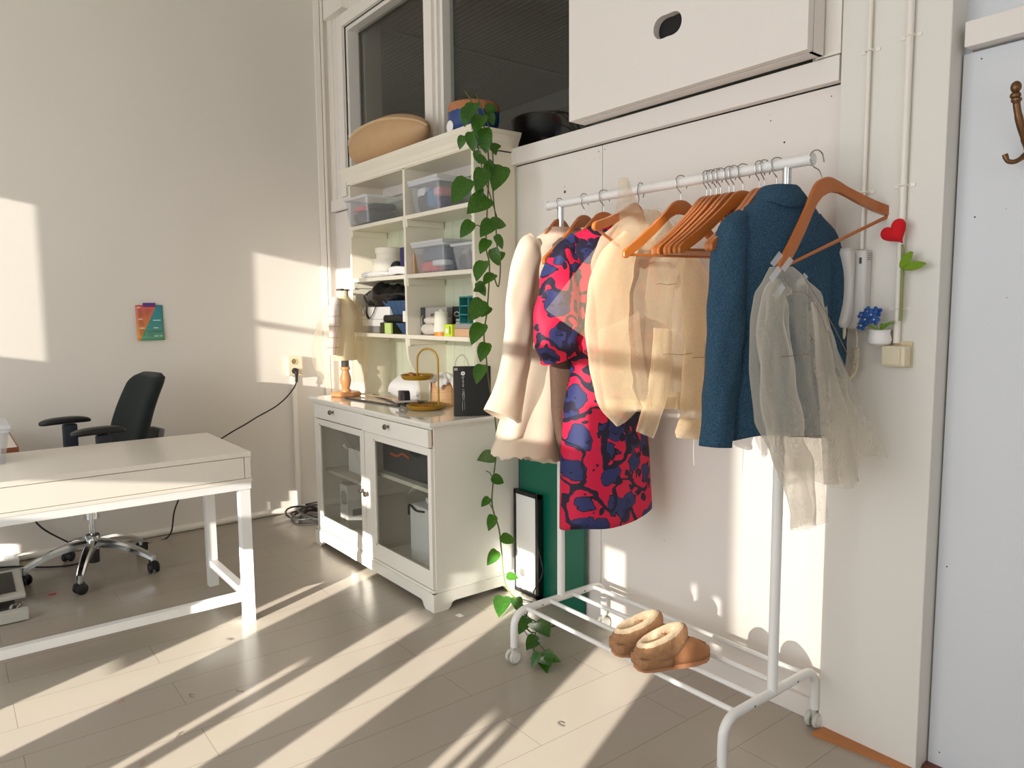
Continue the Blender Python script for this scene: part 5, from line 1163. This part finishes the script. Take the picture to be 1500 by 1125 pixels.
def backsurf(off):
    rings = []
    for i in range(25):
        t = i/24; z = .56+.48*t; yb = .225+.05*math.sin(PI*(t*.9+.05))*-.55+.135*t**1.2; wv = .215*(1-.10*abs(t-.4)*2)*(1 if t < .86 else max(.0, 1-((t-.86)/.14)**2.2*.42))
        if t < .1: wv *= .86+1.4*t
        th = .042 if .03 < t < .96 else .018; ring = []
        for q in range(28):
            a = 2*PI*q/28; x = wv*math.copysign(abs(math.cos(a))**.55, math.cos(a)); y = th*math.copysign(abs(math.sin(a))**.7, math.sin(a))
            ring.append(RC @ Vector((x, yb+y-.8*x*x+off, z)))
        rings.append(ring)
    return rings
MB().loft(backsurf(0)).build('backrest', BLACKF, ch, smooth=True, ang=180)
MB().box((-.07, .215, .42), (.07, .25, .80), .012, M=RC @ T((0, -.035, 0)) @ RX(-12)).build('back_support', mat('grey_back_shell', (112, 114, 118), .5), ch)
MB().box((-.045, .10, .40), (.045, .29, .425), .008, M=RC).build('support_bar', BLACK, ch)
for s_ in (-1, 1):
    mb = MB(); mb.ell((0, 0, 0), (.042, .125, .018), 24, fn=lambda p: Vector((math.copysign(abs(p.x/.042)**.6*.042, p.x), math.copysign(abs(p.y/.125)**.7*.125, p.y), math.copysign(abs(p.z/.018)**.6*.018, p.z)+.010*(1-(p.y/.125)**2))))
    for v in mb.bm.verts: v.co = RC @ (v.co+Vector((s_*.262, -.02, .782)))
    mb.build('armrest_pad', BLACK, ch, smooth=True)
    MB().box((s_*.262-.022, -.035, .44), (s_*.262+.022, .035, .77), .012, M=RC).box((min(s_*.262, s_*.1), -.03, .428), (max(s_*.262, s_*.1), .03, .45), .006, M=RC).build('armrest_post', NAVYP, ch, smooth=True)
    MB().cyl(RC @ Vector((s_*.262, .035, .70)), RC @ Vector((s_*.262, .05, .70)), .008, n=12).build('armrest_button', BLACK, ch)
# second table at the left edge of the photo
tb = thing('work_table', 'white table with terracotta edge at the left wall, mostly outside the frame', 'table', (.45, -2.6, 0))
MB().box((.12, -3.3, .738), (.84, -1.972, .764), .001).build('tabletop', mat('white_table_laminate', (226, 220, 208), .35), tb)
MB().box((.8405, -3.3, .738), (.846, -1.972, .764)).box((.12, -1.9715, .738), (.846, -1.966, .764)).build('edge_band', TERRA, tb)
for x in (.18, .78):
    for y in (-3.22, -2.14): MB().box((x, y, 0), (x+.04, y+.04, .737)).build('leg', METALW, tb)
bin_('clear lidded bin standing on the white desk at the left edge of the photo', 1.04, 1.30, -2.36, -2.022, .7655, .925, [(0, .1, 0, 1, 1, .85, BOXW), (.3, 0, .0, .9, .3, .9, MIX1)], group=None)
# foot pedal of a sewing machine
fp = thing('foot_pedal', 'grey sewing machine foot pedal on the floor under the desk edge', 'pedal', (.80, -2.15, 0))
MB().box((.945, -2.36, .004), (.99, -1.985, .052), .004).build('base_bar', GREYP, fp)
MB().box((.60, -2.36, .0), (.945, -2.02, .012), .003).build('base_plate', GREYD, fp)
MB().box((-.13, -.19, 0), (.16, .19, .018), .004, M=T((.66, -2.17, .075)) @ RY(9)).build('tread_plate', GREYP, fp)
MB().box((-.10, -.165, .0182), (.115, .155, .021), .001, M=T((.66, -2.17, .075)) @ RY(9)).build('tread_rubber', GREYD, fp)
MB().tube(spline([(.88, -2.02, .03), (.90, -2.0, .055), (.92, -2.04, .06), (.945, -2.05, .05)], 5), .005, 6).build('spring', CHROME, fp)
MB().cyl((.80, -2.2, .012), (.80, -2.1, .07), .02, n=12).build('hinge', GREYD, fp)
# cables on the left
pb = thing('power_strip', 'white socket strip with clear knobs on the floor by the left wall', 'power strip', (.11, -2.05, 0))
MB().box((.05, -2.35, 0), (.12, -1.955, .045), .006).build('strip_body', WHITEP, pb)
MB().lathe([(.028, .046), (.034, .052), (.034, .07), (.03, .074)], (.088, -1.995, 0), 24).build('clear_dome', TRAYP, pb, smooth=True)
tag(MB().tube(spline([(.07, -1.70, .50), (.06, -1.83, .42), (.05, -1.885, .30), (.05, -1.84, .18), (.07, -1.70, .06), (.12, -1.62, .010), (.22, -1.60, .008), (.30, -1.72, .008), (.25, -1.85, .008), (.16, -1.95, .010), (.13, -2.06, .02), (.125, -2.1, .03)], 8), .005, 8).build('power_cable', RUBBER, smooth=True), 'black cable hanging behind the office chair down to the floor by the wall', 'cable')
wsn = thing('wall_socket', 'ivory double wall socket box with a black plug in it on the left wall', 'socket', (0, -.342, .935))
MB().box((0, -.392, .937), (.052, -.292, 1.068), .006).build('socket_box', IVORY, wsn)
for z in (1.035, .972):
    mb = MB().lathe([(.022, .0), (.022, .004), (.017, .004), (.016, .0005), (0, .0005)], (.0515, -.352, z), 24, RY(90)); mb.build('socket_ring', IVORYD, wsn, smooth=True)
MB().lathe([(0, 0), (.014, .0)], (.0535, -.352, 1.035), 20, RY(90), caps=(False, False)).box((.0532, -.358, 1.03), (.0545, -.346, 1.04)).build('socket_well', mat('dark_brass_contacts', (150, 128, 70), .5), wsn)
MB().cyl((.056, -.352, .972), (.084, -.352, .972), .020, .017, n=20).tube(spline([(.078, -.352, .972), (.088, -.352, .95), (.082, -.352, .90)], 5), [.013]*6+[.009]*5, 12).build('plug', RUBBER, wsn, smooth=True)
tag(MB().tube(spline([(.082, -.352, .90), (.085, -.372, .862), (.09, -.43, .80), (.10, -.50, .752), (.11, -.56, .725), (.13, -.64, .695), (.15, -.72, .66), (.16, -.85, .60), (.15, -1.0, .5), (.12, -1.15, .2), (.1, -1.2, .01), (.15, -1.4, .008)], 8), .0045, 8).build('socket_cable', RUBBER, smooth=True), 'black cable sagging from the wall socket plug behind the white desk', 'cable')
cdt = thing('cable_duct', 'white vertical cable duct under the wall socket on the left wall', 'duct', (0, -.342, .05))
MB().box((.0, -.357, .045), (.022, -.325, .936), .004).build('duct_cover', WOODW, cdt)
MB().tube(spline([(.011, -.341, .07), (.011, -.345, .05), (.012, -.36, .04), (.012, -.40, .03)], 5), .010, 10).build('duct_bend', WOODW, cdt, smooth=True)
pts = []
for k in range(150):
    t = k/149; a = t*2*PI*6.2; r = .175+.035*math.sin(a*.37)+.02*math.sin(a*1.7); pts.append((.27+r*.92*math.cos(a)+.03*math.sin(t*9), -.335+r*.72*math.sin(a)+.02*math.cos(t*7), .008+.055*t+.010*math.sin(a*2.3)))
pts += [(.25, -.16, .06), (.05, -.20, .05), (.03, -.30, .04)]
tag(MB().tube(pts, .0065, 7).build('cable_coil', mat('worn_black_rubber', (52, 50, 48), .5), smooth=True), 'loose coil of black cable on the floor left of the sideboard', 'cable')
# card on the wall
cdn = thing('wall_card', 'orange and teal printed card held by a purple clip on the left wall', 'card', (0, -1.215, 1.202))
def cardf(u, v): y = -1.289+.149*u; return Vector((.006+.012*(1-v)**2+.004*math.sin(PI*u), y, 1.202+.211*v))
MB().grid(cardf, 8, 10).build('card_face', CARD, cdn, smooth=True, solid=.0006)
MB().box((.010, -1.250, 1.404), (.016, -1.180, 1.426), .002).build('purple_clip', mat('purple_tape', (92, 48, 128), .5), cdn)
mb = MB(); 
for y0, z, L in ((-1.282, 1.398, .018), (-1.278, 1.330, .022), (-1.274, 1.276, .028), (-1.198, 1.322, .042), (-1.198, 1.277, .026), (-1.198, 1.228, .026), (-1.166, 1.228, .014)):
    v = (z-1.202)/.211; mb.box((.0075+.012*(1-v)**2+.004, y0, z-.002), (.0085+.012*(1-v)**2+.004, y0+L, z+.002))
mb.build('pale_headings', PAPER, cdn)
mb = MB()
for y0, z, L in [(-1.280, 1.385-.008*k, .026+.006*(k % 2)) for k in range(6)]+[(-1.238, 1.385-.008*k, .034-.004*k) for k in range(5)]+[(-1.277, 1.316-.008*k, .030) for k in range(4)]+[(-1.274, 1.264-.008*k, .034-.003*k) for k in range(4)]+[(-1.230, 1.262-.009*k, .028) for k in range(5)]+[(-1.198, 1.262-.006*k, .044) for k in range(3)]:
    v = (z-1.202)/.211; mb.box((.0075+.012*(1-v)**2+.004, y0, z-.0008), (.0083+.012*(1-v)**2+.004, y0+L, z+.0008))
mb.build('fine_print', mat('brown_grey_ink', (104, 96, 82), .6), cdn)
tag(MB().prism([(0, 0), (.022, .006), (.030, .018), (.018, .014)], .004, T((.70, -1.885, .0)) @ RZ(60)).build('red_scrap', REDSCRAP), 'small red scrap on the floor in front of the office chair', 'scrap')
# threads on the floor
for i, (u, v, m) in enumerate(((178, 1027, RED), (282, 1018, INK), (350, 1012, INK), (336, 936, INK), (322, 795, INK), (260, 1078, INK), (208, 1118, COPPER), (822, 1060, INK))):
    p = at(u, v, 2, .0014); q = [p+Vector((.008*math.cos(k*1.1+i)*(1+.3*k), .006*math.sin(k*.9+i*2)*(1+.2*k), 0)) for k in range(6)]
    lb = ['short red thread curl on the floor left of the bright streaks', 'dark thread on the floor in the middle of the light streaks', 'dark bent thread on the floor right of the streak middle', 'small dark thread on the floor by the right desk leg', 'thin thread on the floor between the desk legs', 'dark thread curl on the floor at the bottom left', 'brown scrap curl at the bottom edge of the floor', 'short dark thread on the floor before the rack shelf'][i]
    tag(MB().tube(spline(q, 4), .0005, 4).build('thread_scrap', m), lb, 'thread')

# ================================================================== RIGHT SIDE
ic = thing('intercom_phone', 'white wall intercom with handset and coiled cord, right of the blue jacket', 'intercom', (3.70, -.06, 1.30))
x0, x1 = at(1222, 420, 1, -.06).x, at(1268, 420, 1, -.075).x
MB().box((x0, -.078, 1.300), (x1, -.0405, 1.533), .010, seg=3).build('base', GREYSH, ic, smooth=True)
hx = at(1234, 420, 1, -.11).x
rings = []
for i in range(21):
    t = i/20; z = 1.537-.232*t; wv = .0255-.006*t-(.009*max(0, t-.85)/.15); dd = .017+.010*math.cos(2*PI*t)*.5; yc = -.104+.010*math.sin(PI*t)
    if i in (0, 20): wv *= .75; dd *= .6
    rings.append([Vector((hx+.004*t+wv*math.copysign(abs(math.cos(a))**.6, math.cos(a)), yc+dd*math.copysign(abs(math.sin(a))**.7, math.sin(a)), z)) for a in [2*PI*q/24 for q in range(24)]])
MB().loft(rings).build('handset', GREYSH, ic, smooth=True, ang=60)
MB().box((x1-.020, -.0795, 1.492), (x1-.013, -.0775, 1.510), .001).build('call_button', CHARC, ic)
mb = MB()
for k in range(4): mb.box((x1-.0005, -.072, 1.502+.006*k), (x1+.0005, -.05, 1.505+.006*k))
mb.build('speaker_slots', GREYB, ic)
MB().tube(spline([(hx+.004, -.098, 1.308), (hx+.002, -.094, 1.285), (hx-.006, -.09, 1.262), (hx-.010, -.085, 1.20), (hx-.008, -.08, 1.165)], 6), .0055, 10).build('cord_sleeve', IVORY, ic, smooth=True)
pth = spline([(hx-.008, -.08, 1.165), (hx+.004, -.075, 1.150), (hx+.020, -.07, 1.165), (hx+.028, -.068, 1.20), (hx+.028, -.068, 1.245)], 40); cp = []
for i, p in enumerate(pth): a = i*1.05; cp.append(p+Vector((math.cos(a)*.0062, math.sin(a)*.0062*.6, math.sin(a)*.0035)))
mb = MB().tube(cp, .0021, 6).tube(spline([(hx+.028, -.068, 1.245), (hx+.027, -.066, 1.275), (hx+.02, -.062, 1.302)], 5), .0022, 6)
mb.build('coiled_cord', IVORY, ic, smooth=True)
# switch
sw = thing('light_switch', 'ivory light switch box under the wall pipe by the door', 'switch', (3.83, -.06, 1.195))
a0, a1 = at(1289, 520, 1, -.095).x, at(1318, 520, 1, -.095).x
zb, zt = at(1300, 537, 1, -.095).z, at(1300, 507, 1, -.095).z
MB().box((a0+.012, -.046, zb-.004), (3.884, -.0405, zt+.012), .002).build('back_plate', IVORYD, sw)
MB().box((a0-.002, -.088, zb), (a1+.010, -.046, zt), .006).build('switch_box', IVORY, sw)
MB().box((a0+.004, -.0935, zb+.006), (a1-.001, -.088, zt-.005), .002).build('rocker', IVORY, sw)
# little flower pot
q = at(1287, 495, 1, -.078); PXx, PZ = q.x, at(1287, 506, 1, -.078).z
fp2 = thing('tiny_flower_pot', 'tiny white wall pot with blue fabric flowers above the light switch', 'flower pot', (PXx, -.078, PZ))
MB().lathe([(.020, PZ), (.030, PZ+.006), (.033, PZ+.018), (.029, PZ+.032), (.028, PZ+.040), (.031, PZ+.045), (.027, PZ+.045), (.025, PZ+.036)], (PXx, -.0735, 0), 28).build('pot', POTW, fp2, smooth=True)
for k, (du, dv, s_) in enumerate(((1262, 477, .9), (1268, 468, 1.1), (1277, 461, 1.15), (1284, 457, 1.0), (1272, 456, .9), (1281, 468, 1), (1263, 462, .8))):
    c = at(du, dv, 1, -.085-.008*(k % 3)); mb = MB()
    for j in range(5):
        a = 2*PI*j/5+k; mb.ell(c+Vector((.0085*s_*math.cos(a), .003*math.sin(3*a), .0085*s_*math.sin(a))), (.0085*s_, .003, .0068*s_), 10, RY(-math.degrees(a)))
    fl_ = mb.build('flower', BLUEF, fp2, smooth=True)
    MB().ell(c+Vector((0, -.004, 0)), (.0028, .002, .0028), 8).build('flower_centre', YELL, fl_, smooth=True)
mb = MB()
for k in range(9): 
    a = -.6+k*.28; b = Vector((PXx, -.074, PZ+.04)); mb.tube([b, b+Vector((.02*math.sin(a*2.2)+.006*k-.02, -.006, .022)), b+Vector((.028*math.sin(a*2)+.008*k-.02, -.010, .024+.004*(k % 3)))], [.0018, .0045, .0008], 6, flat=.4)
mb.build('grass_leaves', GRASS, fp2, smooth=True)
MB().tube(spline([Vector((PXx, -.078, PZ+.042)), at(1275, 478, 1, -.085), at(1255, 475, 1, -.085)], 5), .0016, 6).build('stem', GRASS, fp2)
# crochet heart flower tucked behind the pipe clip
hc = at(1312, 342, 1, -.075)
hf = thing('heart_flower', 'red crochet heart on a green stem with two leaves, fixed to the wall pipe', 'crochet flower', (hc.x, -.07, 1.34))
mb = MB(); rot = R_(34); rings = []
for layer in range(-4, 5):
    f = layer/4; sc_ = math.sqrt(max(.0, 1-f*f))*.94+.06; ring = []
    for k in range(48):
        t = 2*PI*k/48; x = 16*math.sin(t)**3; z = 13*math.cos(t)-5*math.cos(2*t)-2*math.cos(3*t)-math.cos(4*t)
        x, z = x*.00235*sc_, (z+2)*.00235*sc_; ring.append(hc+Vector((x*math.cos(rot)-z*math.sin(rot), .017*f, x*math.sin(rot)+z*math.cos(rot))))
    rings.append(ring)
mb.loft(rings).build('heart', RED, hf, smooth=True, ang=180)
MB().tube(spline([at(1322, 358, 1, -.068), at(1322, 385, 1, -.068), at(1321, 420, 1, -.066), at(1320, 456, 1, -.064), at(1319, 470, 1, -.062)], 6), .0042, 10).build('stem', STEMG, hf, smooth=True)
for p0, p1, w_ in (((1320, 392), (1337, 369), .013), ((1323, 393), (1356, 386), .012)):
    a, b = at(*p0, 1, -.068), at(*p1, 1, -.074); mb = MB(); d = (b-a); L = d.length; d.normalize(); nn = Vector((-d.z, 0, d.x)); rings = []
    for k in range(13):
        t = k/12; ww = w_*math.sin(PI*(t*.9+.05))**.7; c = a+d*L*t; rings.append([c+nn*ww*math.cos(2*PI*q/14)+Vector((0, .004*math.sin(2*PI*q/14)-.006*abs(math.cos(2*PI*q/14)), 0)) for q in range(14)])
    mb.loft(rings).build('leaf', LEAFG, hf, smooth=True, ang=180)
# coat hook on the door
hk = thing('coat_hook', 'old bronze coat hook with knob on the white door', 'hook', (4.10, .02, 1.74))
hkx = at(1499, 200, 1, .0).x
MB().box((hkx-.004, .022, 1.742), (hkx+.03, .030, 1.80), .004).build('back_plate', BRONZE, hk)
pth = spline([(hkx+.012, .02, 1.76), (hkx+.008, -.002, 1.782), (hkx+.0, -.022, 1.82), (hkx-.006, -.034, 1.86), (hkx-.008, -.038, 1.885)], 6)
MB().tube(pth, [.011]*8+[.0095]*8+[.0085]*6+[.012]*3, 12).ell((hkx-.009, -.042, 1.892), (.013, .011, .010), 12).ell((hkx-.008, -.044, 1.912), (.0125, .012, .015), 16).build('upper_arm', BRONZE, hk, smooth=True)
MB().tube(spline([(hkx+.012, .02, 1.765), (hkx+.008, -.01, 1.745), (hkx-.004, -.03, 1.731), (hkx-.018, -.04, 1.733), (hkx-.025, -.042, 1.750)], 6), [.008]*8+[.006]*13+[.007]*4, 10).build('lower_hook', BRONZE, hk, smooth=True)
MB().lathe([(0, 0), (.0055, 0), (.004, .003), (.0, .0035)], (hkx-.0, .021, 1.768), 14, RX(90)).build('screw', BRASS, hk)
# screw holes and pencil dots in the panels
wbk = bpy.data.objects['wall_back']; DARKH = mat('dark_hole', (62, 42, 34), .9)
for u, v, r in ((827.5, 281, .0065), (827.5, 273.5, .002), (877, 222, .0025), (886, 219, .0022), (850, 234, .0014), (857, 232, .001), (870.5, 232.5, .001), (878, 230.5, .001), (1129, 177, .0022), (1218, 141, .002), (1149, 208.5, .0032), (936, 261, .001), (973, 792, .0016), (1128, 168, .001)):
    p = at(u, v, 1, 0); MB().lathe([(0, .0), (r, .0), (r, .0006), (0, .0006)], (p.x, 0, p.z), 12, RX(90)).build('screw_hole', DARKH, wbk)
for u, v, r in ((1438, 86, .002), (1428, 318, .0022), (1474, 306, .001), (1387, 830, .0022), (1376, 1102, .002), (1475, 436, .0012)):
    p = at(u, v, 1, .03); MB().lathe([(0, .0), (r, .0), (r, .0006), (0, .0006)], (p.x, .03, p.z), 12, RX(90)).build('screw_hole', DARKH, d if False else bpy.data.objects['door_1'])
